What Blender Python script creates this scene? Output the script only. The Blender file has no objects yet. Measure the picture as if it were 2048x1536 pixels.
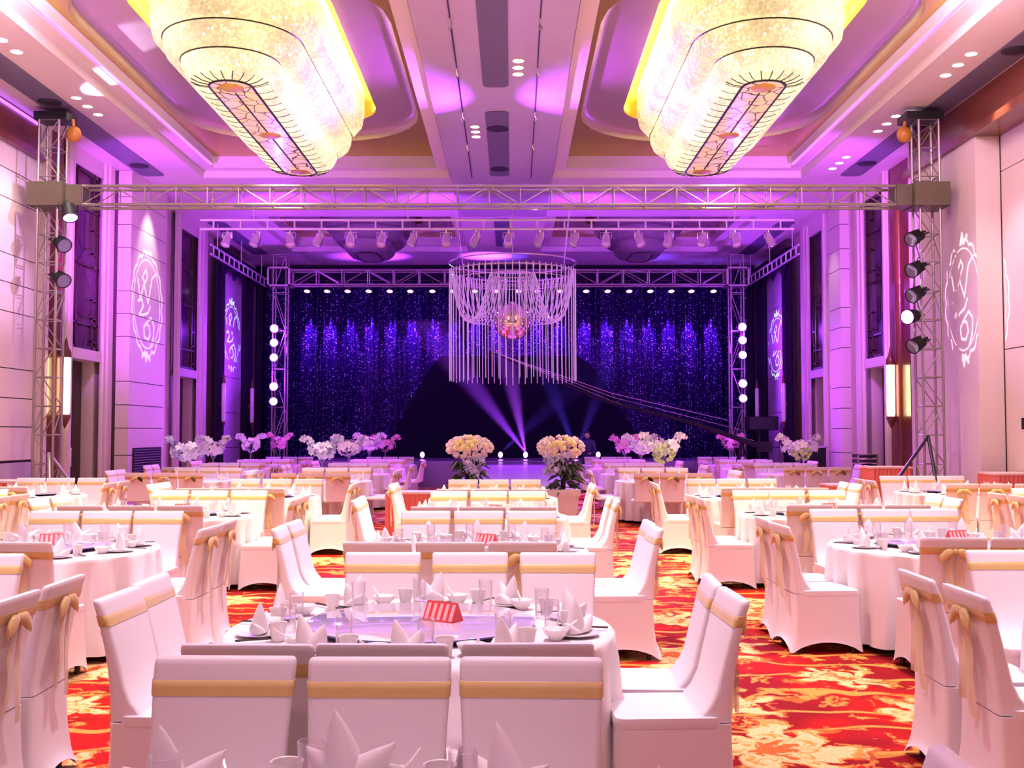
import bpy, math, random
from mathutils import Vector, Matrix
R = math.radians
PI = math.pi
rnd = random.Random(7)
S = bpy.context.scene
COL = S.collection

# ---------------------------------------------------------------- camera
FPX = 2150.0
CAMZ = 1.66
PITCH = math.atan(98 / FPX)
cam_d = bpy.data.cameras.new('camera')
cam_d.sensor_width = 36.0
cam_d.lens = FPX / 2048 * 36.0
cam_d.clip_end = 200
cam = bpy.data.objects.new('camera', cam_d)
COL.objects.link(cam)
cam.location = (0, 0, CAMZ)
cam.rotation_euler = (PI / 2 + PITCH, 0, 0)
S.camera = cam
CP, SP = math.cos(PITCH), math.sin(PITCH)


def at(px, py, Y):
    """world point at depth Y seen at photo pixel px, py"""
    u = (px - 1024) / FPX
    v = (768 - py) / FPX
    k = Y / (CP - v * SP)
    return Vector((u * k, Y, CAMZ + (SP + v * CP) * k))


def proj(p):
    x, y, z = p[0], p[1], p[2] - CAMZ
    d = y * CP + z * SP
    if d < 0.15:
        return None
    return (1024 + FPX * x / d, 768 - FPX * (-y * SP + z * CP) / d)


def seen(x, y, r, z0, z1, m=40):
    pts = [proj((x + a, y + b, z)) for a in (-r, r) for b in (-r, r) for z in (z0, z1)]
    pts = [p for p in pts if p]
    if not pts:
        return False
    return (max(p[0] for p in pts) > -m and min(p[0] for p in pts) < 2048 + m and
            max(p[1] for p in pts) > -m and min(p[1] for p in pts) < 1536 + m * .5)


# ---------------------------------------------------------------- materials
def lin(c):
    return tuple(((v / 255) / 12.92 if v / 255 <= .04045 else ((v / 255 + .055) / 1.055) ** 2.4) for v in c)


def mat(name, col, rough=.6, metal=0, emit=None, es=0, var=0, vs=6, bump=0, bs=60, trans=0, spec=.5, sheen=0, coat=0, alpha=1, sss=0):
    m = bpy.data.materials.new(name)
    m.use_nodes = True
    nt = m.node_tree
    b = nt.nodes['Principled BSDF']
    b.inputs['Base Color'].default_value = (*col, 1)
    b.inputs['Roughness'].default_value = rough
    b.inputs['Metallic'].default_value = metal
    b.inputs['Transmission Weight'].default_value = trans
    b.inputs['Specular IOR Level'].default_value = spec
    b.inputs['Coat Weight'].default_value = coat
    b.inputs['Sheen Weight'].default_value = sheen
    b.inputs['Alpha'].default_value = alpha
    if emit:
        b.inputs['Emission Color'].default_value = (*emit, 1)
        b.inputs['Emission Strength'].default_value = es
    if var or bump:
        tc = nt.nodes.new('ShaderNodeTexCoord')
    if var:
        n = nt.nodes.new('ShaderNodeTexNoise')
        n.inputs['Scale'].default_value = vs
        n.inputs['Detail'].default_value = 4
        nt.links.new(tc.outputs['Object'], n.inputs['Vector'])
        r = nt.nodes.new('ShaderNodeMapRange')
        r.inputs['To Min'].default_value = 1 - var
        r.inputs['To Max'].default_value = 1 + var
        nt.links.new(n.outputs['Fac'], r.inputs['Value'])
        x = nt.nodes.new('ShaderNodeVectorMath')
        x.operation = 'SCALE'
        x.inputs[0].default_value = col
        nt.links.new(r.outputs['Result'], x.inputs['Scale'])
        nt.links.new(x.outputs['Vector'], b.inputs['Base Color'])
    if bump:
        n = nt.nodes.new('ShaderNodeTexNoise')
        n.inputs['Scale'].default_value = bs
        n.inputs['Detail'].default_value = 3
        nt.links.new(tc.outputs['Object'], n.inputs['Vector'])
        bu = nt.nodes.new('ShaderNodeBump')
        bu.inputs['Strength'].default_value = bump
        bu.inputs['Distance'].default_value = .02
        nt.links.new(n.outputs['Fac'], bu.inputs['Height'])
        nt.links.new(bu.outputs['Normal'], b.inputs['Normal'])
    return m


class NT:
    """tiny node helper"""

    def __init__(s, m):
        s.nt = m.node_tree
        s.L = s.nt.links.new

    def n(s, t, **k):
        o = s.nt.nodes.new(t)
        for a, v in k.items():
            setattr(o, a, v)
        return o

    def put(s, sock, v):
        if hasattr(v, 'is_output'):
            s.L(v, sock)
        else:
            sock.default_value = v

    def m(s, op, a, b=0, c=0):
        o = s.n('ShaderNodeMath', operation=op)
        s.put(o.inputs[0], a)
        s.put(o.inputs[1], b)
        s.put(o.inputs[2], c)
        return o.outputs[0]

    def ss(s, v, a, b, lo=0., hi=1.):
        o = s.n('ShaderNodeMapRange', interpolation_type='SMOOTHSTEP')
        s.put(o.inputs['Value'], v)
        o.inputs['From Min'].default_value = a
        o.inputs['From Max'].default_value = b
        o.inputs['To Min'].default_value = lo
        o.inputs['To Max'].default_value = hi
        return o.outputs[0]

    def mix(s, f, a, b):
        o = s.n('ShaderNodeMix', data_type='RGBA')
        s.put(o.inputs['Factor'], f)
        s.put(o.inputs['A'], a)
        s.put(o.inputs['B'], b)
        return o.outputs['Result']


M = {}
M['cover'] = mat('white_stretch_cover', (.84, .77, .79), .62, sheen=.15, var=.015, vs=4)
M['cloth'] = mat('white_table_linen', (.86, .80, .80), .7, sheen=.1)
M['sash'] = mat('gold_satin_sash', (.70, .48, .18), .38, sheen=.3, var=.08, vs=12)
M['tail'] = mat('sheer_gold_ribbon', (.80, .60, .34), .45, sheen=.3, trans=.0, alpha=.72)
M['foot'] = mat('dark_chair_foot', (.03, .015, .015), .4)
M['china'] = mat('white_porcelain', (.86, .80, .80), .18, coat=.3)
M['cup'] = mat('frosted_white_cup', (.84, .78, .76), .35)
M['napkin'] = mat('starched_white_napkin', (.86, .80, .81), .75)
def thin_glass(name, tint, rough, k):
    m = bpy.data.materials.new(name)
    m.use_nodes = True
    t = NT(m)
    out = t.nt.nodes['Material Output']
    tr = t.n('ShaderNodeBsdfTransparent')
    tr.inputs[0].default_value = (*tint, 1)
    b = t.nt.nodes['Principled BSDF']
    b.inputs['Base Color'].default_value = (.9, .86, .9, 1)
    b.inputs['Roughness'].default_value = rough
    b.inputs['Specular IOR Level'].default_value = .12
    lw = t.n('ShaderNodeLayerWeight')
    lw.inputs['Blend'].default_value = .35
    mx = t.n('ShaderNodeMixShader')
    t.L(t.ss(lw.outputs['Facing'], 0, 1, k, .75), mx.inputs[0])
    t.L(tr.outputs[0], mx.inputs[1])
    t.L(b.outputs[0], mx.inputs[2])
    t.L(mx.outputs[0], out.inputs['Surface'])
    return m


M['glass'] = thin_glass('clear_glass', (.985, .97, .975), .35, .08)
M['stick'] = mat('dark_lacquer', (.05, .02, .02), .3)
M['cream'] = mat('cream_wall_paint', (.72, .60, .55), .55, var=.02, vs=.7)
M['panel'] = mat('pale_padded_panel', (.74, .62, .58), .6, var=.025, vs=1.2, bump=.05, bs=200)
M['seam'] = mat('dark_panel_seam', (.09, .05, .06), .8)
M['ceil'] = mat('ceiling_paint', (.78, .68, .66), .5, var=.02, vs=.6)
M['strip'] = mat('brushed_ceiling_panel', (.74, .66, .70), .3, metal=.35, var=.08, vs=2.5, bump=.12, bs=4)
M['wood'] = mat('mahogany', (.16, .04, .016), .3, var=.4, vs=2.2, coat=.3)
M['darkwood'] = mat('dark_door_wood', (.035, .012, .008), .35, var=.3, vs=3)
M['gold'] = mat('gold_leaf', (.56, .46, .06), .32, metal=.7, var=.12, vs=1.5, bump=.05, bs=8)
M['champ'] = mat('champagne_leaf', (.62, .50, .40), .34, metal=.65, var=.1, vs=1.5, bump=.05, bs=8)
M['goldwarm'] = mat('gold_glow_tint', (.82, .60, .10), .4, metal=.2)
M['slot'] = mat('grey_air_slot', (.16, .14, .22), .5)
M['vent'] = mat('dark_vent_mouth', (.02, .015, .03), .6)
M['steel'] = mat('truss_aluminium', (.34, .31, .29), .42, metal=.7, var=.08, vs=5)
M['olive'] = mat('sleeve_block_steel', (.16, .14, .09), .45, metal=.5, var=.15, vs=4)
M['black'] = mat('matt_black', (.010, .009, .012), .6, spec=.25)
M['blackcloth'] = mat('black_drape_cloth', (.004, .002, .012), .95, spec=.03)
M['blackm'] = mat('black_metal', (.03, .03, .035), .35, metal=.5)
M['chrome'] = mat('chrome_lamp_body', (.8, .78, .8), .18, metal=.9)
M['orange'] = mat('orange_hoist', (.5, .2, .03), .4)
M['curtain'] = mat('dark_purple_curtain', (.022, .012, .035), .9, spec=.06)
M['violetpanel'] = mat('lilac_padded_panel', (.45, .36, .46), .6)
M['tile'] = mat('disco_mirror', (.86, .76, .55), .06, metal=1)
M['bead'] = mat('crystal_bead_strand', (.85, .80, .88), .15, spec=.9, emit=(.7, .45, .8), es=.05)  # faint violet glow added, though the beads are no lamp
M['ring'] = mat('ring_metal', (.8, .74, .78), .25, metal=.7)
M['runway'] = mat('mirror_runway', (.50, .42, .66), .22, metal=.35)
M['stage'] = mat('stage_deck', (.30, .24, .42), .25, metal=.3)
M['coral'] = mat('coral_table_skirt', (.75, .16, .12), .6)
M['coralw'] = mat('pale_pink_pleat', (.85, .55, .48), .6)
M['card'] = mat('red_card', (.72, .06, .07), .5)
M['cardw'] = mat('pink_card_stripe', (.85, .45, .42), .5)
M['susan'] = mat('lilac_reflection_turntable', (.80, .68, .95), .04, metal=.15, coat=.8)  # lilac reflection of the stage put into the glass colour
M['susanedge'] = mat('blue_glass_edge', (.04, .03, .2), .1, coat=.5)
M['leaf'] = mat('dark_leaf', (.02, .035, .015), .5, var=.3)
M['green'] = mat('pale_green_bloom', (.50, .62, .22), .7, var=.15, vs=20)
M['petal'] = mat('white_orchid_petal', (.85, .78, .85), .6)
M['petalp'] = mat('pink_orchid_petal', (.85, .42, .62), .6)
M['petalb'] = mat('lavender_petal', (.62, .58, .85), .6)
M['rose'] = mat('blush_rose', (.80, .64, .66), .65, var=.2, vs=14)
M['yellow'] = mat('yellow_rose', (.80, .68, .28), .6)
M['skin'] = mat('skin', (.55, .33, .25), .5)
M['navy'] = mat('navy_jacket', (.03, .03, .12), .7)
M['hair'] = mat('black_hair', (.012, .01, .01), .5)
M['lampglass'] = mat('sconce_diffuser', (.9, .8, .6), .4, emit=(1, .78, .42), es=5)
M['down'] = mat('downlight_lens', (1, .95, .9), .4, emit=(1, .85, .9), es=12)
M['purplelens'] = mat('violet_lamp_lens', (1, .8, 1), .4, emit=(.85, .20, 1), es=2.4)
M['whitelens'] = mat('white_violet_lens', (1, .9, 1), .4, emit=(.88, .34, 1), es=2.6)
M['led'] = mat('violet_led_strip', (.7, .3, 1), .4, emit=(.45, .10, 1), es=1.6)
M['planter'] = mat('pale_planter', (.75, .66, .66), .6)


def carpet():
    m = bpy.data.materials.new('red_floral_carpet')
    m.use_nodes = True
    t = NT(m)
    b = t.nt.nodes['Principled BSDF']
    geo = t.n('ShaderNodeTexCoord').outputs['Object']
    # wobble
    nz = t.n('ShaderNodeTexNoise')
    nz.inputs['Scale'].default_value = 3.6
    nz.inputs['Detail'].default_value = 4
    t.L(geo, nz.inputs['Vector'])
    off = t.n('ShaderNodeVectorMath', operation='SUBTRACT')
    t.L(nz.outputs['Color'], off.inputs[0])
    off.inputs[1].default_value = (.5, .5, .5)
    sc = t.n('ShaderNodeVectorMath', operation='SCALE')
    t.L(off.outputs[0], sc.inputs[0])
    sc.inputs['Scale'].default_value = .62
    P = t.n('ShaderNodeVectorMath', operation='ADD')
    t.L(geo, P.inputs[0])
    t.L(sc.outputs[0], P.inputs[1])

    def flower(scale, seed, pet, r0, amp):
        mp = t.n('ShaderNodeMapping')
        mp.inputs['Location'].default_value = (seed, seed * 1.7, 0)
        t.L(P.outputs[0], mp.inputs['Vector'])
        vo = t.n('ShaderNodeTexVoronoi', voronoi_dimensions='2D')
        vo.inputs['Scale'].default_value = scale
        vo.inputs['Randomness'].default_value = .75
        t.L(mp.outputs[0], vo.inputs['Vector'])
        d = t.n('ShaderNodeVectorMath', operation='SUBTRACT')
        t.L(mp.outputs[0], d.inputs[0])
        t.L(vo.outputs['Position'], d.inputs[1])
        sx = t.n('ShaderNodeSeparateXYZ')
        t.L(d.outputs[0], sx.inputs[0])
        cs = t.n('ShaderNodeSeparateColor')
        t.L(vo.outputs['Color'], cs.inputs[0])
        ang = t.m('ARCTAN2', sx.outputs[0], sx.outputs[1])
        ang = t.m('ADD', ang, t.m('MULTIPLY', cs.outputs[0], 6.28))
        pt = t.m('ABSOLUTE', t.m('SINE', t.m('MULTIPLY', ang, pet / 2)))
        rad = t.m('MULTIPLY', t.m('ADD', t.m('MULTIPLY', pt, amp), r0), t.m('ADD', t.m('MULTIPLY', cs.outputs[1], .5), .6))
        q = t.m('DIVIDE', vo.outputs['Distance'], rad)
        return q, pt, cs.outputs[2]
    q1, p1, c1 = flower(.95, 3.1, 7, .20, .34)
    q2, p2, c2 = flower(1.9, 9.7, 5, .08, .22)
    q3, p3, c3 = flower(3.6, 17.3, 3, .02, .16)
    red = (.46, .010, .006, 1)
    dred = (.22, .006, .008, 1)
    cream = (.72, .46, .21, 1)
    oran = (.52, .11, .02, 1)
    gold = (.62, .26, .05, 1)
    fn = t.n('ShaderNodeTexNoise')
    fn.inputs['Scale'].default_value = 1.1
    t.L(geo, fn.inputs['Vector'])
    base = t.mix(t.ss(fn.outputs['Fac'], .42, .62), dred, red)
    # vine lines
    wv = t.n('ShaderNodeTexWave', wave_type='RINGS')
    wv.inputs['Scale'].default_value = .75
    wv.inputs['Distortion'].default_value = 9
    wv.inputs['Detail'].default_value = 2
    wv.inputs['Detail Scale'].default_value = 1.1
    t.L(geo, wv.inputs['Vector'])
    vine = t.ss(wv.outputs['Fac'], .95, .975)
    base = t.mix(vine, base, gold)
    base = t.mix(t.ss(q3, 1.05, .95), base, oran)
    base = t.mix(t.ss(q3, .6, .52), base, gold)
    base = t.mix(t.ss(q2, 1.06, 1.0), base, oran)
    base = t.mix(t.ss(q2, .84, .78), base, gold)
    base = t.mix(t.ss(q2, .42, .36), base, red)
    base = t.mix(t.ss(q1, 1.05, 1.0), base, oran)
    inner = t.ss(q1, .93, .88)
    rib = t.ss(t.m('SINE', t.m('MULTIPLY', q1, 17)), .55, .9)
    base = t.mix(inner, base, t.mix(rib, cream, gold))
    base = t.mix(t.ss(q1, .30, .24), base, oran)
    fine = t.n('ShaderNodeTexNoise')
    fine.inputs['Scale'].default_value = 60
    t.L(geo, fine.inputs['Vector'])
    hv = t.n('ShaderNodeHueSaturation')
    t.L(base, hv.inputs['Color'])
    t.L(t.ss(fine.outputs['Fac'], .2, .8, .75, 1.2), hv.inputs['Value'])
    t.L(hv.outputs[0], b.inputs['Base Color'])
    b.inputs['Roughness'].default_value = .9
    b.inputs['Specular IOR Level'].default_value = .1
    return m


def sequin():
    m = bpy.data.materials.new('sequin_backdrop_cloth')
    m.use_nodes = True
    t = NT(m)
    b = t.nt.nodes['Principled BSDF']
    geo = t.n('ShaderNodeTexCoord').outputs['Object']
    mp = t.n('ShaderNodeMapping')
    mp.inputs['Scale'].default_value = (17, 17, 22)
    t.L(geo, mp.inputs['Vector'])
    vo = t.n('ShaderNodeTexVoronoi')
    vo.inputs['Scale'].default_value = 1
    t.L(mp.outputs[0], vo.inputs['Vector'])
    cs = t.n('ShaderNodeSeparateColor')
    t.L(vo.outputs['Color'], cs.inputs[0])
    dot = t.m('MULTIPLY', t.ss(vo.outputs['Distance'], .42, .28), t.ss(cs.outputs[0], .72, .8))
    t.L(t.mix(dot, (.010, .003, .055, 1), (.55, .42, .9, 1)), b.inputs['Base Color'])
    t.L(t.m('MULTIPLY', dot, .25), b.inputs['Metallic'])
    b.inputs['Roughness'].default_value = .5
    b.inputs['Specular IOR Level'].default_value = .08
    return m


def crystal(name, strength, tint=(1, .80, .45), scale=26):
    m = bpy.data.materials.new(name)
    m.use_nodes = True
    t = NT(m)
    b = t.nt.nodes['Principled BSDF']
    geo = t.n('ShaderNodeTexCoord').outputs['Object']
    vo = t.n('ShaderNodeTexVoronoi')
    vo.inputs['Scale'].default_value = scale
    t.L(geo, vo.inputs['Vector'])
    cs = t.n('ShaderNodeSeparateColor')
    t.L(vo.outputs['Color'], cs.inputs[0])
    nz = t.n('ShaderNodeTexNoise')
    nz.inputs['Scale'].default_value = 1.6
    nz.inputs['Detail'].default_value = 5
    t.L(geo, nz.inputs['Vector'])
    v = t.m('MULTIPLY', t.ss(cs.outputs[0], 0, 1, .8, 1.2), t.ss(nz.outputs['Fac'], .3, .7, .7, 1.2))
    spark = t.ss(cs.outputs[1], .93, .96, 0, 1.6)
    b.inputs['Base Color'].default_value = (.42, .36, .28, 1)
    b.inputs['Roughness'].default_value = .2
    if not strength:
        b.inputs['Base Color'].default_value = (.20, .16, .17, 1)
    if strength:
        b.inputs['Emission Color'].default_value = (*tint, 1)
        t.L(t.m('MULTIPLY', t.m('ADD', v, spark), strength), b.inputs['Emission Strength'])
    bu = t.n('ShaderNodeBump')
    bu.inputs['Strength'].default_value = .6
    bu.inputs['Distance'].default_value = .03
    t.L(vo.outputs['Distance'], bu.inputs['Height'])
    t.L(bu.outputs[0], b.inputs['Normal'])
    return m


def stained(name, c0, c1, lead, scale, emit=0, rough=.12, spec=.5):
    m = bpy.data.materials.new(name)
    m.use_nodes = True
    t = NT(m)
    b = t.nt.nodes['Principled BSDF']
    geo = t.n('ShaderNodeTexCoord').outputs['Object']
    nz = t.n('ShaderNodeTexNoise')
    nz.inputs['Scale'].default_value = 2.5
    t.L(geo, nz.inputs['Vector'])
    ad = t.n('ShaderNodeMixRGB')
    ad.inputs[0].default_value = .12
    t.L(geo, ad.inputs[1])
    t.L(nz.outputs['Color'], ad.inputs[2])
    vo = t.n('ShaderNodeTexVoronoi', feature='DISTANCE_TO_EDGE')
    vo.inputs['Scale'].default_value = scale
    t.L(ad.outputs[0], vo.inputs['Vector'])
    v2 = t.n('ShaderNodeTexVoronoi')
    v2.inputs['Scale'].default_value = scale
    t.L(ad.outputs[0], v2.inputs['Vector'])
    cs = t.n('ShaderNodeSeparateColor')
    t.L(v2.outputs['Color'], cs.inputs[0])
    c = t.mix(cs.outputs[0], (*c0, 1), (*c1, 1))
    c = t.mix(t.ss(vo.outputs['Distance'], .035, .015), c, (*lead, 1))
    t.L(c, b.inputs['Base Color'])
    b.inputs['Roughness'].default_value = rough
    b.inputs['Specular IOR Level'].default_value = spec
    if emit:
        t.L(c, b.inputs['Emission Color'])
        b.inputs['Emission Strength'].default_value = emit
    return m


M['carpet'] = carpet()
M['sequin'] = sequin()
M['crystal'] = crystal('lit_crystal_strings', .55, (1, .76, .36))
M['crystal2'] = crystal('lit_crystal_bowl', .66, (1, .78, .42), 34)
M['crystaloff'] = crystal('unlit_crystal_strings', 0)
M['stained'] = stained('stained_glass_panel', (.75, .45, .25), (.72, .38, .42), (.06, .03, .03), 3.4, .55)
M['window'] = stained('dark_leaded_glass', (.05, .015, .07), (.10, .03, .05), (.02, .01, .01), 1.3, 0, .16, .22)


# ---------------------------------------------------------------- mesh builder
class MB:
    def __init__(s):
        s.v, s.f, s.mi, s.sm = [], [], [], []
        s.cur = 0
        s.smooth = True

    def add(s, vs, fs):
        o = len(s.v)
        s.v += [tuple(p) for p in vs]
        for f in fs:
            s.f.append([i + o for i in f])
            s.mi.append(s.cur)
            s.sm.append(s.smooth)
        return s

    def box(s, x0, x1, y0, y1, z0, z1, mtx=None):
        vs = [Vector((x, y, z)) for z in (z0, z1) for y in (y0, y1) for x in (x0, x1)]
        if mtx:
            vs = [mtx @ p for p in vs]
        return s.add(vs, [(0, 2, 3, 1), (4, 5, 7, 6), (0, 1, 5, 4), (2, 6, 7, 3), (0, 4, 6, 2), (1, 3, 7, 5)])

    def loft(s, rings, cap=(True, True), closed=True):
        n = len(rings[0])
        fs = []
        for k in range(len(rings) - 1):
            for i in range(n if closed else n - 1):
                j = (i + 1) % n
                fs.append((k * n + i, k * n + j, (k + 1) * n + j, (k + 1) * n + i))
        if cap[0]:
            fs.append(tuple(reversed(range(n))))
        if cap[1]:
            fs.append(tuple((len(rings) - 1) * n + i for i in range(n)))
        return s.add([p for r in rings for p in r], fs)

    def lathe(s, prof, n=20, c=(0, 0, 0), cap=(True, True)):
        return s.loft([[(c[0] + r * math.cos(2 * PI * i / n), c[1] + r * math.sin(2 * PI * i / n), c[2] + z) for i in range(n)] for r, z in prof], cap)

    def tube(s, pts, r, n=6, cap=True):
        pts = [Vector(p) for p in pts]
        rings = []
        up = None
        for i, p in enumerate(pts):
            d = (pts[min(i + 1, len(pts) - 1)] - pts[max(i - 1, 0)]).normalized()
            if up is None:
                up = Vector((0, 0, 1)) if abs(d.z) < .9 else Vector((1, 0, 0))
            a = d.cross(up).normalized()
            b = a.cross(d).normalized()
            up = b
            rr = r[i] if isinstance(r, (list, tuple)) else r
            rings.append([p + a * rr * math.cos(2 * PI * k / n) + b * rr * math.sin(2 * PI * k / n) for k in range(n)])
        return s.loft(rings, (cap, cap))

    def ball(s, c, r, n=10, m=6, sx=1, sy=1, sz=1):
        prof = [(max(r * math.sin(PI * k / m), 1e-4), -r * math.cos(PI * k / m)) for k in range(m + 1)]
        return s.loft([[(c[0] + sx * q * math.cos(2 * PI * i / n), c[1] + sy * q * math.sin(2 * PI * i / n), c[2] + sz * z) for i in range(n)] for q, z in prof])

    def xf(s, mtx):
        s.v = [tuple(mtx @ Vector(p)) for p in s.v]
        return s

    def mesh(s, name, mats, ang=35):
        me = bpy.data.meshes.new(name)
        me.from_pydata(s.v, [], s.f)
        for m in (mats if isinstance(mats, (list, tuple)) else [mats]):
            me.materials.append(m)
        me.polygons.foreach_set('material_index', s.mi)
        me.polygons.foreach_set('use_smooth', s.sm)
        me.update()
        me.set_sharp_from_angle(angle=R(ang))
        return me

    def build(s, name, mats, parent=None, loc=(0, 0, 0), rz=0, ang=35):
        return link(name, s.mesh(name, mats, ang), parent, loc, rz)


def link(name, me, parent=None, loc=(0, 0, 0), rz=0):
    o = bpy.data.objects.new(name, me)
    COL.objects.link(o)
    o.parent = parent
    o.location = loc
    o.rotation_euler = (0, 0, rz)
    return o


def tag(o, label, cat, group=None, kind=None):
    o['label'] = label
    o['category'] = cat
    if group:
        o['group'] = group
    if kind:
        o['kind'] = kind
    return o


def thing(name, label, cat, loc=(0, 0, 0), rz=0, group=None):
    return tag(link(name, None, None, loc, rz), label, cat, group)


def struct(o):
    o['kind'] = 'structure'
    return o


def copy_tree(o, parent=None):
    c = o.copy()
    COL.objects.link(c)
    if parent:
        c.parent = parent
    for ch in list(o.children):
        copy_tree(ch, c)
    return c


def rrect(x0, x1, y0, y1, r, z, n=6):
    pts = []
    for cx, cy, a in ((x1 - r, y0 + r, -90), (x1 - r, y1 - r, 0), (x0 + r, y1 - r, 90), (x0 + r, y0 + r, 180)):
        for k in range(n + 1):
            t = R(a + 90 * k / n)
            pts.append((cx + r * math.cos(t), cy + r * math.sin(t), z))
    return pts


ORD = ['first', 'second', 'third', 'fourth', 'fifth', 'sixth', 'seventh', 'eighth', 'ninth', 'tenth', 'eleventh', 'twelfth',
       'thirteenth', 'fourteenth', 'fifteenth', 'sixteenth', 'seventeenth', 'eighteenth', 'nineteenth', 'twentieth']

# ---------------------------------------------------------------- room shell
ZC = 7.6
XL, XR = -9.0, 8.5
YB = 38.0
b = MB()
b.box(-10.2, 9.7, -6, YB + .4, -.1, 0)
struct(b.build('floor', M['carpet']))

CX = [-10.2, -7.2, -1.44, .94, 6.74, 9.7]
CY = [-6, 12.9, 24.8, 29.3, 35.0, YB + .4]
b = MB()
b.smooth = False
for i in range(5):
    for j in range(5):
        if i in (1, 3) and j in (1, 3):
            continue
        b.cur = 1 if (i == 2 and j in (1, 2)) else 0
        b.box(CX[i], CX[i + 1], CY[j], CY[j + 1], ZC, ZC + .12)
struct(b.build('ceiling', [M['ceil'], M['strip']]))

tn = 1


def coffer(x0, x1, y0, y1, lit, tn):
    t = .0
    rr = lambda ins, z, r=.02, iy=None: rrect(x0 + ins, x1 - ins, y0 + (iy or ins), y1 - (iy or ins), r, z)
    b = MB()
    b.smooth = False
    b.loft([rr(.006, ZC + .001), rr(.006, ZC + .16), rr(.30, ZC + .16), rr(.30, ZC + .42), rr(.34, ZC + .42)], (False, False))
    o = struct(b.build('trim_%d' % tn, M['ceil']))
    b = MB()
    b.smooth = False
    k = 1 if y1 - y0 > 8 else .55
    b.loft([rr(.30, ZC + .42), rr(.44, ZC + .43, 2.0 * k, 1.55 * k)], (False, False))
    b.smooth = True
    b.cur = 1
    r1 = []
    for q in range(6):
        a = q / 5 * PI / 2
        r1.append(rr(.44 + .16 * (1 - math.cos(a)), ZC + .43 + .17 * math.sin(a), 2.0 * k, 1.55 * k + .16 * (1 - math.cos(a))))
    b.loft(r1, (False, False))
    b.smooth = False
    b.loft([r1[-1], rr(1.32, ZC + .64, 1.0 * k, 2.3 * k)], (False, False))
    g = struct(b.build('trim_%d' % (tn + 1), [M['gold'], M['champ']], ang=50))
    b = MB()
    b.loft([rr(1.32, ZC + .64, 1.0 * k, 2.3 * k), rr(1.34, ZC + .96, .98 * k, 2.32 * k), rr(1.6, ZC + 1.02, .8 * k, 2.6 * k)], (False, True))
    h = struct(b.build('trim_%d' % (tn + 2), M['goldwarm'] if lit else M['gold']))  # lit recesses get a brighter yellow, chandelier glow put into the colour
    return tn + 3


tn = coffer(-7.2, -1.44, 12.9, 24.8, True, tn)
tn = coffer(.94, 6.74, 12.9, 24.8, True, tn)
tn = coffer(-7.2, -1.44, 29.3, 35.0, False, tn)
tn = coffer(.94, 6.74, 29.3, 35.0, False, tn)


def wallseg(b, s, xin, xback, y0, y1, z0, z1):
    X0, X1 = sorted((s * xin, s * xback))
    b.box(X0, X1, y0, y1, z0, z1)


SEAMS = [1.16, 1.77, 2.29, 2.82, 3.83, 4.35, 4.86, 5.85, 6.37, 6.86]


def slabs(b, s, xf, depth, y0, y1, seams, gap=.018):
    for a, c in zip(seams[:-1], seams[1:]):
        wallseg(b, s, xf, xf + depth, y0, y1, a + gap / 2, c - gap / 2)


wn, dn = 1, 1


def bay_window(s, xw, y0, y1, side):
    """recess with door below and leaded window above"""
    global wn, dn
    d = .38
    # door leaf
    b = MB()
    b.smooth = False
    wallseg(b, s, xw + d, xw + d + .06, y0, y1, 0, 3.2)
    for z0, z1 in ((.25, 1.4), (1.55, 3.0)):
        for k in range(2):
            ya = y0 + (y1 - y0) * (k * .5 + .08)
            wallseg(b, s, xw + d - .02, xw + d, ya, ya + (y1 - y0) * .34, z0, z1)
    dr = struct(b.build('door_%d' % dn, M['darkwood']))
    h = MB()
    ym = (y0 + y1) / 2
    h.tube([(s * (xw + d - .06), ym + .1, .95), (s * (xw + d - .06), ym + .1, 1.35)], .018)
    h.build('door_handle', M['chrome'], dr)
    # window
    b = MB()
    b.smooth = False
    wallseg(b, s, xw + .09, xw + .14, y0, y1, 3.42, 7.25)
    w = struct(b.build('window_%d' % wn, M['window']))
    f = MB()
    f.smooth = False
    for z in (3.42, 7.17):
        wallseg(f, s, xw + .04, xw + .09, y0, y1, z, z + .08)
    for y in (y0, y0 + .28, y1 - .36, y1 - .1):
        wallseg(f, s, xw + .04, xw + .09, y, y + .06, 3.42, 7.25)
    for z in (3.95, 5.2, 6.4):
        wallseg(f, s, xw + .04, xw + .09, y0, y1, z, z + .04)
    for z in (3.6, 4.1, 4.5, 5.5, 6.0, 6.7):
        wallseg(f, s, xw + .04, xw + .09, y1 - .36, y1 - .1, z, z + .03)
    f.build('window_frame', M['darkwood'], w)
    si = MB()
    si.smooth = False
    wallseg(si, s, xw - .04, xw + d, y0, y1, 3.2, 3.42)
    si.build('window_sill', M['cream'], w)
    dn += 1
    wn += 1


def column(b, s, x, y0, y1, z1=ZC):
    """fluted pilaster with rounded edges, full height"""
    prof = [(0, 0), (0, .12), (-.05, .16), (-.05, .30), (-.09, .36), (-.09, .64), (-.05, .70), (-.05, .84), (0, .88), (0, 1)]
    L = y1 - y0
    ring = []
    for dx, t in prof:
        ring.append((s * (x + dx), y0 + L * t))
    n = len(ring)
    vs = [(p[0], p[1], 0) for p in ring] + [(p[0], p[1], z1) for p in ring]
    b.add(vs, [(i, i + 1, n + i + 1, n + i) for i in range(n - 1)])


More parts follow.
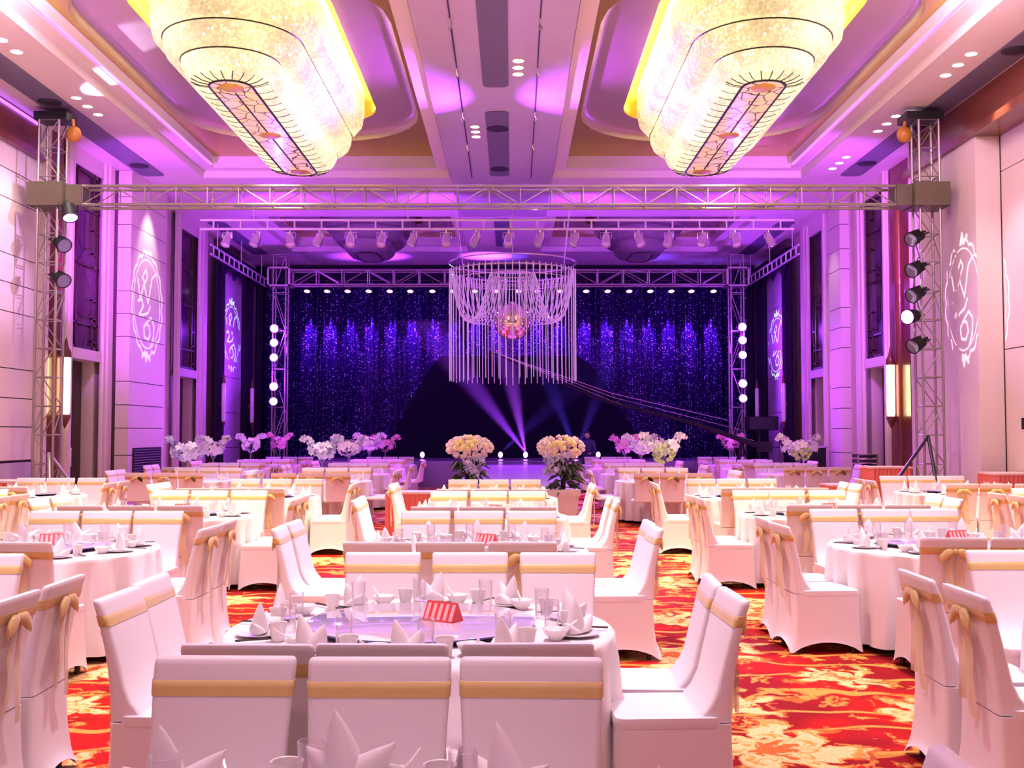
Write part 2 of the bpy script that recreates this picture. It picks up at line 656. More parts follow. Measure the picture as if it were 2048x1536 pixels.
def build_wall(s, xw, side, near_end, brown, win1, panelB, win2, tail):
    global tn
    b = MB()
    b.smooth = False
    # backing, closed in pieces around the recesses
    bk = xw + .5
    ys = [-6, win1[0], win1[1], win2[0], win2[1], YB + .4]
    for k in (0, 2, 4):
        wallseg(b, s, xw + .12, bk + .1, ys[k], ys[k + 1], 0, ZC)
    for w in (win1, win2):
        wallseg(b, s, xw + .45, bk + .1, w[0], w[1], 0, ZC)
        wallseg(b, s, xw, bk, w[0], w[1], 7.25, ZC)
    struct(b.build('wall_%s' % side, M['cream']))
    return


# left wall
def shell(s, xw, side):
    global tn
    left = s < 0
    nearend = 20.3 if left else 18.5
    brown = (20.75, 21.45) if left else (22.85, 24.05)
    w1 = (21.9, 23.4) if left else (24.4, 25.75)
    pB = (24.1, 26.6) if left else (27.3, 28.3)
    w2 = (29.0, 30.6) if left else (29.2, 30.5)
    b = MB()
    b.smooth = False
    ys = [-6, w1[0], w1[1], w2[0], w2[1], YB + .4]
    for k in (0, 2, 4):
        wallseg(b, s, xw + .12, xw + .6, ys[k], ys[k + 1], 0, ZC)
    for w in (w1, w2):
        wallseg(b, s, xw + .45, xw + .6, w[0], w[1], 0, ZC)
        wallseg(b, s, xw, xw + .45, w[0], w[1], 7.25, ZC)
    b.smooth = True
    struct(b.build('wall_%s' % side, M['cream']))
    # near padded wall
    b = MB()
    b.smooth = False
    b.cur = 1
    wallseg(b, s, xw + .05, xw + .12, -6, nearend, 0, 6.86)
    b.cur = 0
    slabs(b, s, xw, .06, -6, nearend, SEAMS if left else [.3, 3.1, 6.2, 6.86])
    if not left:
        b.cur = 1
        wallseg(b, s, xw - .40, xw + .12, nearend + .05, 21.6, .1, 6.84)
        b.cur = 0
        wallseg(b, s, xw - .45, xw - .02, nearend, 21.65, .3, 6.86)
    struct(b.build('trim_%d' % tn, [M['panel'], M['seam']]))
    tn += 1
    # wainscot / skirting
    b = MB()
    b.smooth = False
    ye = nearend if left else 21.65
    wallseg(b, s, (xw - .02) if left else xw - .02, xw + .12, -6, nearend, 0, 1.12 if left else .28)
    if not left:
        wallseg(b, s, xw - .47, xw, nearend, 21.7, 0, .28)
    struct(b.build('baseboard_%s' % side, M['wood'] if not left else M['violetpanel']))
    # mahogany cornice band with lit ledge
    b = MB()
    b.smooth = False
    wallseg(b, s, xw + .02 if left else xw - .40, xw + .12, -6, nearend if left else 21.7, 6.95, ZC)
    wallseg(b, s, xw + .02, xw + .12, nearend, brown[1], 6.95, ZC)
    c = struct(b.build('trim_%d' % tn, M['wood']))
    tn += 1
    b = MB()
    b.smooth = False
    fx = xw - .5 if not left else xw - .06
    wallseg(b, s, xw - .10 if left else xw - .53, xw + .1, -6, nearend if left else 21.7, 6.82, 6.96)
    b.build('cornice_ledge', M['wood'], c)
    # mahogany vertical panel
    b = MB()
    wallseg(b, s, xw - .02, xw + .12, brown[0], brown[1], 0, 6.95)
    b.lathe([(.11, 0), (.11, 6.95)], 14, (s * (xw), (brown[0] + brown[1]) / 2, 0))
    struct(b.build('trim_%d' % tn, M['wood']))
    tn += 1
    # pilasters
    b = MB()
    for y0, y1 in (((nearend if left else 21.65), brown[0]), (brown[1], w1[0]), (w1[1], w1[1] + .75), (w2[0] - .5, w2[0]), (w2[1], w2[1] + 1.0)):
        column(b, s, xw, y0, y1)
    struct(b.build('trim_%d' % tn, M['cream'], ang=30))
    tn += 1
    # projecting padded panel between the windows
    b = MB()
    b.smooth = False
    pj = .4 if left else .12
    b.cur = 1
    wallseg(b, s, xw - pj + .05, xw + .12, pB[0] + .02, pB[1] - .02, 0, ZC)
    b.cur = 0
    slabs(b, s, xw - pj, .3, pB[0], pB[1], [0, .62, 1.16, 1.77, 2.29, 2.82, 3.83, 4.35, 4.86, 5.85, 6.37, 7.0, ZC])
    struct(b.build('trim_%d' % tn, [M['panel'], M['seam']]))
    tn += 1
    bay_window(s, xw, *w1, side)
    bay_window(s, xw, *w2, side)
    # rear bay: lilac padded panel
    b = MB()
    b.smooth = False
    b.cur = 1
    wallseg(b, s, xw - .1, xw + .12, 32.65, 35.0, 0, ZC)
    b.cur = 0
    slabs(b, s, xw - .15, .1, 32.6, 35.05, [0, 1.2, 2.3, 3.4, 5.6, 7.0])
    struct(b.build('trim_%d' % tn, [M['violetpanel'], M['seam']]))
    tn += 1


shell(-1, 9.0, 'left')
shell(1, 8.5, 'right')
b = MB()
b.box(-10.2, 9.7, YB + .1, YB + .4, 0, ZC)
struct(b.build('wall_back', M['curtain']))
b = MB()
b.box(-10.2, 9.7, -6.2, -6, 0, ZC)
struct(b.build('wall_front', M['cream']))

# wall sconces
def sconce(s, x, y, label):
    t = thing('wall_sconce', label, 'wall lamp', (s * x, y, 0), 0, 'sconces on the mahogany panels')
    b = MB()
    b.lathe([(.07, 2.02), (.085, 2.1), (.085, 3.14)], 14)
    d = b.build('diffuser', M['lampglass'], t)
    b = MB()
    b.lathe([(.001, 1.74), (.03, 1.8), (.06, 1.86), (.10, 1.95), (.10, 2.02), (.07, 2.03)], 14)
    b.build('lower_finial', M['wood'], t)
    b = MB()
    b.lathe([(.09, 3.14), (.10, 3.16), (.10, 3.26), (.05, 3.36), (.02, 3.5), (.001, 3.55)], 14)
    b.build('upper_finial', M['wood'], t)
    b = MB()
    for z in (2.0, 3.2):
        b.box(min(0, s * .14), max(0, s * .14), -.02, .02, z - .02, z + .02)
    b.build('bracket', M['wood'], t)


sconce(-1, 8.77, 21.1, 'lit wall sconce beside the tower on the wall with the air grille')
sconce(1, 8.27, 23.45, 'lit wall sconce on the mahogany panel behind the tower with four black lamps')

# grille in left panel
t = thing('air_grille', 'dark rectangular air grille low in the padded wall panel', 'grille', (-8.6, 0, 0))
b = MB()
b.smooth = False
b.box(-.0, .02, 24.4, 26.35, .72, 1.32)
b.build('frame', M['black'], t)
b = MB()
b.smooth = False
for k in range(9):
    b.box(.02, .03, 24.45, 26.3, .78 + k * .06, .80 + k * .06)
b.build('slats', M['slot'], t)

t = thing('wall_box', 'small black control box mounted on the wall with the plain pale panels', 'box', (XR - .06, 17.62, 0))
b = MB()
b.smooth = False
b.box(-.02, .06, -.12, .16, 1.72, 1.93)
b.build('housing', M['black'], t)
b = MB()
b.box(-.03, -.02, -.12, .16, 1.91, 1.94)
b.build('top_trim', M['cream'], t)

# ---------------------------------------------------------------- ceiling fittings
def slot(x0, x1, y0, y1, label, vents=()):
    t = thing('air_slot', label, 'air vent', ((x0 + x1) / 2, (y0 + y1) / 2, ZC - .016), 0, 'air slots in the ceiling')
    hx, hy = (x1 - x0) / 2, (y1 - y0) / 2
    b = MB()
    b.loft([rrect(-hx, hx, -hy, hy, min(hx, hy) * .6, 0), rrect(-hx, hx, -hy, hy, min(hx, hy) * .6, .012)])
    b.build('slot_panel', M['slot'], t)
    for v in vents:
        b = MB()
        b.lathe([(.19, -.02), (.21, -.01), (.21, .0)], 20)
        b.build('vent_mouth', M['vent'], t, (0, v - (y0 + y1) / 2, 0))


slot(-.50, -.06, 13.5, 18.2, 'grey air slot over the middle of the hall, the one nearer the camera')
slot(-.50, -.06, 19.6, 24.6, 'grey air slot over the middle with two round vents', (20.7, 23.9))
slot(-.50, -.06, 29.5, 34.0, 'dark air slot over the middle beyond the light bar')
slot(-8.55, -8.0, 13.0, 24.6, 'long dark air slot above the wall with the air grille', (14.6, 19, 23.6))
slot(7.55, 8.05, 13.0, 24.6, 'long dark air slot above the wall with the black control box', (16.4, 20.6, 23.4))
slot(-7.3, -1.3, 27.9, 28.35, 'long oval air slot crossing the ceiling above the lamp bar, left of the middle')
slot(.8, 6.9, 27.9, 28.35, 'long oval air slot crossing the ceiling above the lamp bar, right of the middle')
slot(-8.6, -8.1, 30.0, 35.5, 'dark air slot above the curtained wall, left of the stage')
slot(7.5, 8.0, 30.0, 35.5, 'dark air slot above the curtained wall, right of the stage')

for nm, xa, xb, w in (('l', -.88, -.93, 'left'), ('r', .40, .44, 'right')):
    t = thing('ceiling_cable', 'thin dark cable with hanging hooks along the %s half of the middle ceiling strip' % w, 'cable', (0, 0, 0), 0, 'cables under the ceiling')
    b = MB()
    b.tube([(xa, 13.2, ZC - .02), (xb, 24.7, ZC - .02)], .012, 5)
    b.build('wire', M['blackm'], t)
    for k, y in enumerate((15.1, 17.2, 19.6, 21.8)):
        x = xa + (xb - xa) * (y - 13.2) / 11.5
        b = MB()
        b.tube([(x, y, ZC - .01), (x, y, ZC - .10), (x + .03, y, ZC - .16), (x, y, ZC - .19), (x - .03, y, ZC - .15)], .014, 5)
        b.build('hook', M['chrome'], t)
dl = MB()
dl.lathe([(.075, .004), (.09, -.012), (.105, -.012), (.11, .0)], 18)
dl_ring = dl.mesh('trim_ring', M['ceil'])
dl = MB()
dl.lathe([(.075, .0), (.075, .006)], 18)
dl_lens = dl.mesh('lens', M['down'])
DL = []
for k in range(3):
    DL.append((.10, 16.9 + .32 * k, 'beside the middle air slot, %s of three' % ORD[k]))
    DL.append((-.72, 20.6 + .35 * k, 'in the row of three by the slot with two vents, %s one' % ORD[k]))
    DL.append((-7.72, 15.5 + .5 * k, 'beside the long slot over the grille wall, %s of the nearer three' % ORD[k]))
    DL.append((-7.72, 18.8 + .5 * k, 'beside the long slot over the grille wall, %s of the middle three' % ORD[k]))
    DL.append((7.2, 16.6 + .5 * k, 'beside the long slot over the plain wall, %s of the nearer three' % ORD[k]))
    DL.append((7.2, 19.9 + .5 * k, 'beside the long slot over the plain wall, %s of the middle three' % ORD[k]))
    DL.append((7.2, 22.9 + .5 * k, 'beside the long slot over the plain wall, %s of the farther three' % ORD[k]))
for k in range(5):
    DL.append((7.9, 17.0 + 1.45 * k, 'next to the mahogany cornice, %s from the camera' % ORD[k]))
for x, y, w in DL:
    t = thing('downlight', 'small lit downlight ' + w, 'ceiling light', (x, y, ZC - .002), 0, 'downlights in the ceiling')
    link('trim_ring', dl_ring, t)
    link('lens', dl_lens, t, (0, 0, -.008))

# violet led strips in coves
for s_, x in (('left', -6.86), ('right', 6.40)):
    b = MB()
    b.box(x - .02, x + .02, 13.3, 24.3, ZC + .17, ZC + .20)
    tag(b.build('led_strip', M['led']), 'violet light strip along the outer edge of the %s golden ceiling recess' % s_, 'light strip', 'violet strips in the ceiling recesses')
b = MB()
b.box(-9.02 + .0, -8.96, 3, 20.2, 7.5, 7.53)
tag(b.build('led_strip', M['led']), 'violet light strip above the mahogany cornice of the grille wall', 'light strip', 'violet strips in the ceiling recesses')


# ---------------------------------------------------------------- chandeliers
def chandelier(cx, cy, hl, lit, label):
    t = thing('crystal_chandelier', label, 'chandelier', (cx, cy, 6.96), 0, 'chandeliers in the ceiling recesses')

    cr = M['crystal'] if lit else M['crystaloff']
    cr2 = M['crystal2'] if lit else M['crystaloff']

    def shell_(name, prof, m_, hl):
        # same point count for all: build from unit direction
        base = []
        n = 20
        for k in range(n + 1):
            a = PI * k / n
            base.append((math.cos(a), 1, math.sin(a)))
        ns = max(2, int(2 * hl / .3))
        for k in range(1, ns):
            base.append((-1, 1 - 2 * k / ns, 0))
        for k in range(n + 1):
            a = PI + PI * k / n
            base.append((math.cos(a), -1, math.sin(a)))
        for k in range(1, ns):
            base.append((1, -1 + 2 * k / ns, 0))
        rings = [[(hw * bx, hl * by + hw * sy, z) for bx, by, sy in base] for hw, z in prof]
        b = MB()
        b.loft(rings, (False, False))
        return b.build(name, m_, t), rings, base
    shell_('lower_bowl', [(.34, .0), (.46, .01), (.58, .05), (.68, .14), (.74, .26), (.75, .36)], cr2, hl)
    shell_('middle_tier', [(.74, .33), (.90, .36), (1.0, .44), (1.05, .56), (1.06, .72)], cr, hl - .14 * lit)
    shell_('upper_tier', [(1.05, .70), (1.22, .72), (1.32, .84), (1.36, 1.05), (1.36, 1.52)], cr, hl - .5 * lit)
    # dark rings between tiers
    for hw, z, hl_ in ((.755, .345, hl), (1.065, .71, hl - .14 * lit)):
        b = MB()
        n = 20
        pts = [(hw * math.cos(PI * k / n), hl_ + hw * math.sin(PI * k / n), z) for k in range(n + 1)] + \
              [(hw * math.cos(PI + PI * k / n), -hl_ + hw * math.sin(PI + PI * k / n), z) for k in range(n + 1)]
        pts.append(pts[0])
        b.tube(pts, .012, 5)
        b.build('tier_ring', M['blackm'], t)
    # stained bottom panel with lead frame, spokes and three gold discs
    n = 16
    b = MB()
    ring = [(.33 * math.cos(PI * k / n), hl + .33 * math.sin(PI * k / n), -.012) for k in range(n + 1)] + \
           [(.33 * math.cos(PI + PI * k / n), -hl + .33 * math.sin(PI + PI * k / n), -.012) for k in range(n + 1)]
    b.loft([ring, [(p[0], p[1], .0) for p in ring]])
    b.build('stained_panel', M['stained'] if lit else M['crystaloff'], t)
    b = MB()
    b.tube(ring + [ring[0]], .02, 5)
    b.tube([(0, -hl + .28, -.02), (0, -.22, -.02)], .014, 5)
    b.tube([(0, .22, -.02), (0, hl - .28, -.02)], .014, 5)
    b.build('panel_frame', M['blackm'], t)
    if lit:
        for k, y in enumerate((-hl, 0, hl)):
            b = MB()
            b.lathe([(.17, -.03), (.19, -.02), (.19, -.005)], 20)
            b.build('gold_disc', M['goldwarm'], t, (0, y, 0))
        for e in (-1, 1):
            for k in range(11):
                a = PI * (k + .5) / 11
                b = MB()
                b.tube([(r * math.cos(a), e * (hl + r * math.sin(a)), z) for r, z in ((.35, -.012), (.48, .0), (.60, .045))], .008, 4)
                b.build('wire_spoke', M['blackm'], t)
        for q in (-1, 1):
            m_ = int(2 * hl / .3)
            for k in range(m_ + 1):
                y = -hl + 2 * hl * k / m_
                b = MB()
                b.tube([(q * .35, y, -.012), (q * .47, y, .0), (q * .58, y, .04)], .005, 4)
                b.build('wire_spoke', M['blackm'], t)
    b = MB()
    for y in (-hl * .6, hl * .6):
        b.tube([(0, y, 1.55), (0, y, 1.8 if lit else 1.72)], .05, 8)
    b.build('hanging_rods', M['ring'], t)
    return t


chandelier(-4.3, 18.9, 2.66, True, 'huge lit oblong crystal chandelier left of the middle ceiling strip')
chandelier(3.85, 18.9, 2.66, True, 'huge lit oblong crystal chandelier right of the middle ceiling strip')
chandelier(-4.3, 32.2, .55, False, 'unlit crystal chandelier above the stage, left of the hanging bead ring')
chandelier(3.85, 32.2, .55, False, 'unlit crystal chandelier above the stage, right of the hanging bead ring')


# ---------------------------------------------------------------- trusses
def lattice(b, p0, p1, a, c, h, step, r, flip=0, kinds='xz'):
    """bracing between four chords; a, c unit vectors across"""
    d = (p1 - p0)
    n = max(1, round(d.length / step))
    for k in range(n + 1):
        q0 = p0 + d * (k / n)
        q1 = p0 + d * (min(k + 1, n) / n)
        for sa, sc, ua, uc in ((-1, -1, 2, 0), (-1, 1, 2, 0), (-1, -1, 0, 2), (1, -1, 0, 2)):
            c0 = a * (sa * h) + c * (sc * h)
            c1 = c0 + a * (ua * h) + c * (uc * h)
            b.tube([q0 + c0, q0 + c1], r, 5, False)
            if k < n and ((ua and sc > 0) or (k % 3 != 2 and (ua or k % 2))):
                if k % 2:
                    c0, c1 = c1, c0
                b.tube([q0 + c0, q1 + c1], r, 5, False)


def truss(t, p0, p1, size, step=.5, rc=.025, rb=.012, m=None, across=None):
    m = m or M['steel']
    p0, p1 = Vector(p0), Vector(p1)
    d = (p1 - p0).normalized()
    a = d.cross(Vector((0, 1, 0))).normalized() if abs(d.y) < .9 else Vector((1, 0, 0))
    c = d.cross(a).normalized()
    h = size / 2
    for sa in (-1, 1):
        for sc in (-1, 1):
            b = MB()
            o = a * (sa * h) + c * (sc * h)
            b.tube([p0 + o, p1 + o], rc, 8)
            b.build('chord', m, t)
    b = MB()
    lattice(b, p0, p1, a, c, h, step, rb)
    b.build('bracing', m, t)


GY = 19.5
XTL, XTR = -8.42, 7.58
for nm, x, lab in (('l', XTL, 'tall grey truss tower beside the seamed wall with the violet lit cornice'), ('r', XTR, 'tall grey truss tower carrying four black lamps')):
    t = thing('truss_tower', lab, 'truss tower', (x, GY, 0), 0, 'truss towers of the front gantry')
    truss(t, (0, 0, .06), (0, 0, 7.36), .36, .52)
    b = MB()
    b.smooth = False
    b.box(-.3, .3, -.3, .3, 0, .06)
    b.build('base_plate', M['blackm'], t)
    b = MB()
    b.smooth = False
    b.box(-.26, .34 if x < 0 else .26, -.24, .24, 7.36, 7.5)
    if x > 0:
        b.box(-.42, -.26, -.24, .24, 7.36, 7.5)
    b.build('head_block', M['blackm'], t)
    b = MB()
    e = 1 if x < 0 else -1
    b.ball((e * .40, -.05, 7.12), .14, 12, 8, 1, .8, 1.1)
    b.tube([(e * .40, -.05, 7.2), (e * .38, -.05, 7.4)], .03)
    b.build('chain_hoist', M['orange'], t)
    b = MB()
    b.smooth = False
    for zz in (5.76, 6.16):
        b.box(-.31, .31, -.31, .31, zz, zz + .03)
    for sx in (-1, 1):
        b.box(sx * .31 - .015, sx * .31 + .015, -.31, .31, 5.76, 6.19)
        b.box(-.31, .31, sx * .31 - .015, sx * .31 + .015, 5.76, 6.19)
    b.build('sleeve_block', M['olive'], t)
    b = MB()
    b.smooth = False
    b.box(min(e * .33, e * .62), max(e * .33, e * .62), -.22, .22, 5.78, 6.16)
    b.build('corner_block', M['olive'], t)
    for dx, dy in ((e * 1.7, -1.3), (e * .25, -1.2)) if x > 0 else ((.95, .1), (.5, -1.0)):
        b = MB()
        b.tube([(0.1 * e, -.15, 1.6 if x > 0 else 1.3), (dx, dy, .03)], .03, 8)
        b.lathe([(.09, 0), (.09, .03)], 12, (dx, dy, 0))
        b.build('outrigger', M['steel'] if x < 0 else M['blackm'], t)
t = thing('gantry_truss', 'long horizontal box truss spanning the hall between the two front towers', 'truss', (0, GY, 5.97))
truss(t, (XTL + .62, 0, 0), (XTR - .62, 0, 0), .34, .56, .028, .011)

# rear gantry
RY = 34.0
RXL, RXR = -7.35, 7.12
for x, lab in ((RXL, 'rear truss tower framing the backdrop, left of the stage, with five violet lamps'), (RXR, 'rear truss tower framing the backdrop, right of the stage, with five violet lamps')):
    t = thing('truss_tower', lab, 'truss tower', (x, RY, 0), 0, 'truss towers of the rear gantry')
    truss(t, (0, 0, .06), (0, 0, 7.3), .40, 1.25, .028, .013)
    b = MB()
    b.smooth = False
    b.box(-.35, .35, -.35, .35, 0, .06)
    b.build('base_plate', M['blackm'], t)
    b = MB()
    b.smooth = False
    for zz in (6.28, 6.84):
        b.box(-.36, .36, -.36, .36, zz, zz + .05)
    for sx in (-1, 1):
        for sy in (-1, 1):
            b.box(sx * .33 - .03, sx * .33 + .03, sy * .33 - .03, sy * .33 + .03, 6.28, 6.88)
    b.build('sleeve_block', M['steel'], t)
t = thing('gantry_truss', 'horizontal box truss above the sequin backdrop', 'truss', (0, RY, 6.58))
truss(t, (RXL + .36, 0, 0), (RXR - .36, 0, 0), .46, .8, .03, .018)


# ladder trusses
def ladder(p0, p1, h, n, label, drops=()):
    t = thing('ladder_truss', label, 'truss', (0, 0, 0))
    p0, p1 = Vector(p0), Vector(p1)
    for k in (0, 1):
        b = MB()
        b.tube([p0 + Vector((0, 0, k * h)), p1 + Vector((0, 0, k * h))], .03, 8)
        b.build('chord', M['chromew'], t)
    b = MB()
    for k in range(n):
        q = p0.lerp(p1, (k + .5) / n)
        b.tube([q, q + Vector((0, 0, h))], .022, 6)
    b.build('rungs', M['chromew'], t)
    for f in drops:
        q = p0.lerp(p1, f)
        b = MB()
        b.tube([q + Vector((0, 0, h)), Vector((q.x, q.y, ZC - .005))], .014, 6)
        b.build('hanger_wire', M['chromew'], t)
    return t


M['chromew'] = mat('pale_aluminium', (.8, .76, .78), .3, metal=.4)
LBY = 26.0
pl, pr = at(400, 458, LBY), at(1588, 456, LBY)
ladder((pl.x, LBY, pl.z), (pr.x, LBY, pl.z), .22, 22, 'white ladder truss hung below the ceiling carrying eighteen lamps', (.09, .35, .67, .9))
ladder((-8.35, 29.6, 6.62), (-8.35, 36.3, 6.62), .26, 12, 'ladder truss along the curtained wall, left of the stage', (.1, .5, .9))
ladder((7.95, 29.6, 6.62), (7.95, 36.3, 6.62), .26, 12, 'ladder truss along the curtained wall, right of the stage', (.1, .5, .9))


# lamps
def lamp_proto(name, lens, body='chrome'):
    """par can hanging from a yoke; origin at the clamp, pointing -z with tilt baked to +y"""
    t = thing(name, 'x', 'stage lamp')
    b = MB()
    b.tube([(0, 0, 0), (0, 0, -.06)], .025, 8)
    b.tube([(-.14, 0, -.22), (-.14, 0, -.06), (.14, 0, -.06), (.14, 0, -.22)], .012, 6)
    b.build('yoke', M[body], t)
    mt = Matrix.Translation((0, 0, -.22)) @ Matrix.Rotation(R(-28), 4, 'X')
    b = MB()
    b.lathe([(.02, .16), (.07, .15), (.10, .08), (.115, 0), (.12, -.16), (.13, -.2), (.115, -.2)], 16, cap=(True, False))
    b.xf(mt).build('housing', M[body], t)
    b = MB()
    b.lathe([(.001, -.17), (.112, -.175), (.112, -.165)], 16)
    b.xf(mt).build('lens', M[lens], t)
    return t


bar_xs = [455, 513, 580, 639, 701, 764, 827, 892, 952, 1017, 1080, 1150, 1212, 1277, 1338, 1405, 1470, 1537]
for i, px in enumerate(bar_xs):
    p = at(px, 460, LBY)
    o = lamp_proto('par_lamp', 'china') if i == 0 else copy_tree(first)
    if i == 0:
        first = o
    tag(o, 'silver par lamp under the long white ladder truss, %s from the left' % ORD[i], 'stage lamp', 'par lamps on the ladder truss')
    o.location = (p.x, LBY, pl.z - .03)
    o.rotation_euler = (0, 0, R(rnd.uniform(-60, 60)))
    o.scale = (.95, .95, .95)

top_xs = [615, 655, 696, 738, 780, 821, 865, 905, 950, 992, 1037, 1075, 1120, 1172, 1215, 1258, 1300, 1342, 1382, 1426]
for i, px in enumerate(top_xs):
    p = at(px, 583, 37.1)
    o = lamp_proto('backdrop_lamp', 'whitelens', 'blackm') if i == 0 else copy_tree(first)
    if i == 0:
        first = o
    tag(o, 'glowing violet lamp at the top of the backdrop, %s from the left' % ORD[i], 'stage lamp', 'lamps along the top of the backdrop')
    o.location = (p.x, 37.1, p.z + .36)
    o.scale = (.95, .95, .95)
t = thing('lamp_bar', 'thin dark bar carrying the row of lamps at the top of the backdrop', 'lamp bar', (0, 37.1, p.z + .38))
b = MB()
b.tube([(-7.6, 0, 0), (7.4, 0, 0)], .025, 8)
b.build('pipe', M['blackm'], t)
b = MB()
for x in (-7.2, -3.5, 0, 3.5, 7.0):
    b.tube([(x, 0, 0), (x, 0, ZC - p.z - .39)], .01, 5)
    b.tube([(x, 0, 0), (x + .01, 0, 0)], .04, 5)
b.tube([(-7.2, 0, .012), (7.0, 0, .012)], .008, 5)
b.build('hanger_wires', M['blackm'], t)

# ---------------------------------------------------------------- tower lamps: drum facing the camera
def drum_proto(name, lens, body):
    t = thing(name, 'x', 'stage lamp')
    b = MB()
    b.lathe([(.06, .20), (.11, .16), (.13, 0), (.14, -.12), (.125, -.12)], 18, cap=(True, False))
    b.xf(Matrix.Rotation(R(-90), 4, 'X')).build('housing', M[body], t)
    b = MB()
    b.lathe([(.001, -.105), (.125, -.11), (.125, -.09)], 18)
    b.xf(Matrix.Rotation(R(-90), 4, 'X')).build('lens', M[lens], t)
    b = MB()
    b.tube([(-.16, 0, 0), (-.16, .2, 0), (.16, .2, 0), (.16, 0, 0)], .012, 6)
    b.tube([(0, .2, 0), (0, .32, 0)], .025, 6)
    b.build('yoke', M['blackm'], t)
    return t


first = None
for x, nm, ys in ((RXL, 'left', (661, 689, 718, 775, 804)), (RXR, 'right', (658, 684, 713, 769, 798))):
    for i, py in enumerate(ys):
        p = at(0, py, RY)
        o = copy_tree(first) if first else drum_proto('violet_wash_lamp', 'purplelens', 'blackm')
        first = first or o
        tag(o, 'glowing violet lamp on the rear truss tower %s of the stage, %s from the top' % (nm, ORD[i]), 'stage lamp', 'violet lamps on the rear towers')
        o.location = (x + (-.05 if x < 0 else .05), RY - .56, p.z)
# dark lamps on front towers
first = None
for x, side, ys in ((XTR, 'right', (478, 540, 590, 690)), (XTL, 'left', (490, 560))):
    for i, py in enumerate(ys):
        p = at(0, py, GY)
        o = copy_tree(first) if first else drum_proto('black_spot_lamp', 'slot', 'black')
        first = first or o
        tag(o, 'black spot lamp clamped to the %s front truss tower, %s from the top' % (side, ORD[i]), 'stage lamp', 'black lamps on the front towers')
        o.location = (x - .28 if x > 0 else x + .26, GY - .15, p.z)
        o.rotation_euler = (R(25), 0, R(-60 if x > 0 else 50))
p = at(0, 634, GY)
o = drum_proto('violet_spot_lamp', 'purplelens', 'black')
tag(o, 'small violet lit lamp on the right front truss tower below three black lamps', 'stage lamp')
o.location = (XTR - .36, GY - .1, p.z)
o.rotation_euler = (R(10), 0, R(-50))
o = drum_proto('violet_spot_lamp', 'purplelens', 'black')
tag(o, 'small violet lit lamp under the corner block of the left gantry tower', 'stage lamp')
o.location = (XTL + .45, GY - .3, 5.62)
o.rotation_euler = (R(60), 0, R(40))
# floor lamps on the stage
first = None
for i, px in enumerate((845, 1001, 1051, 1152, 1196)):
    p = at(px, 899, 35.5)
    o = copy_tree(first) if first else drum_proto('stage_floor_lamp', 'whitelens', 'black')
    first = first or o
    tag(o, 'small glowing lamp on the stage floor, %s from the left' % ORD[i], 'stage lamp', 'lamps on the stage floor')
    o.location = (p.x, 35.5, .8 + .145)
    o.rotation_euler = (R(0), 0, 0)
    o.scale = (.6, .6, .8)

# ---------------------------------------------------------------- stage, runway, backdrop
b = MB()
b.smooth = False
b.box(-6.6, 6.4, 33.0, YB - .5, 0, .8)
tag(b.build('stage_platform', M['stage']), 'dark low stage platform in front of the sequin backdrop', 'stage')
b = MB()
b.smooth = False
b.box(-1.05, .95, 17.9, 33.0, 0, .78)
tag(b.build('catwalk', M['runway']), 'long glossy mirrored catwalk leading to the stage', 'catwalk')

b = MB()
nx = 560
x0, x1 = -8.7, 8.3
ring0, ring1 = [], []
for i in range(nx + 1):
    x = x0 + (x1 - x0) * i / nx
    y = YB - .25 + .07 * math.sin(i * 2 * PI / 7 + .6 * math.sin(i * .13)) + .03 * math.sin(i * .7)
    ring0.append((x, y, .02))
    ring1.append((x, y, 7.3))
b.loft([ring0, ring1], (False, False), False)
bd = tag(b.build('backdrop_curtain', M['sequin'], ang=80), 'wide dark sequin backdrop curtain across the end of the hall', 'curtain')
b = MB()
b.smooth = False
b.box(-8.7, 8.3, YB - .36, YB - .16, 7.0, 7.5)
b.build('top_pelmet', M['curtain'], bd)

# black cloth peak over the lower middle of the backdrop
b = MB()
out = [(-4.6, .82), (-2.9, 3.9), (-2.5, 4.35), (2.4, 4.35), (2.9, 3.9), (4.9, .82)]
ys = YB - .42
n = 40
lo, hi = [], []
for i in range(n + 1):
    x = -4.6 + 9.5 * i / n
    for (xa, za), (xb, zb) in zip(out[:-1], out[1:]):
        if xa <= x <= xb + 1e-6:
            z = za + (zb - za) * (x - xa) / (xb - xa)
            break
    y = ys + .03 * math.sin(i * 2.1)
    lo.append((x, y, .81))
    hi.append((x, y + .02, max(z, .84)))
b.loft([lo, hi], (False, False), False)
tag(b.build('black_drape', M['blackcloth'], ang=80), 'plain black drape with sloping sides in the lower middle of the backdrop', 'curtain')


def drape(x, y0, y1, z0, z1, label, folds=7, m='curtain'):
    b = MB()
    n = folds * 6
    a0, a1 = [], []
    for i in range(n + 1):
        y = y0 + (y1 - y0) * i / n
        d = .05 * math.sin(i * 2 * PI / 6)
        a0.append((x + d, y, z0))
        a1.append((x + d, y, z1))
    b.loft([a0, a1], (False, False), False)
    return tag(b.build('side_curtain', M[m], ang=80), label, 'curtain', 'dark curtains on the side walls')


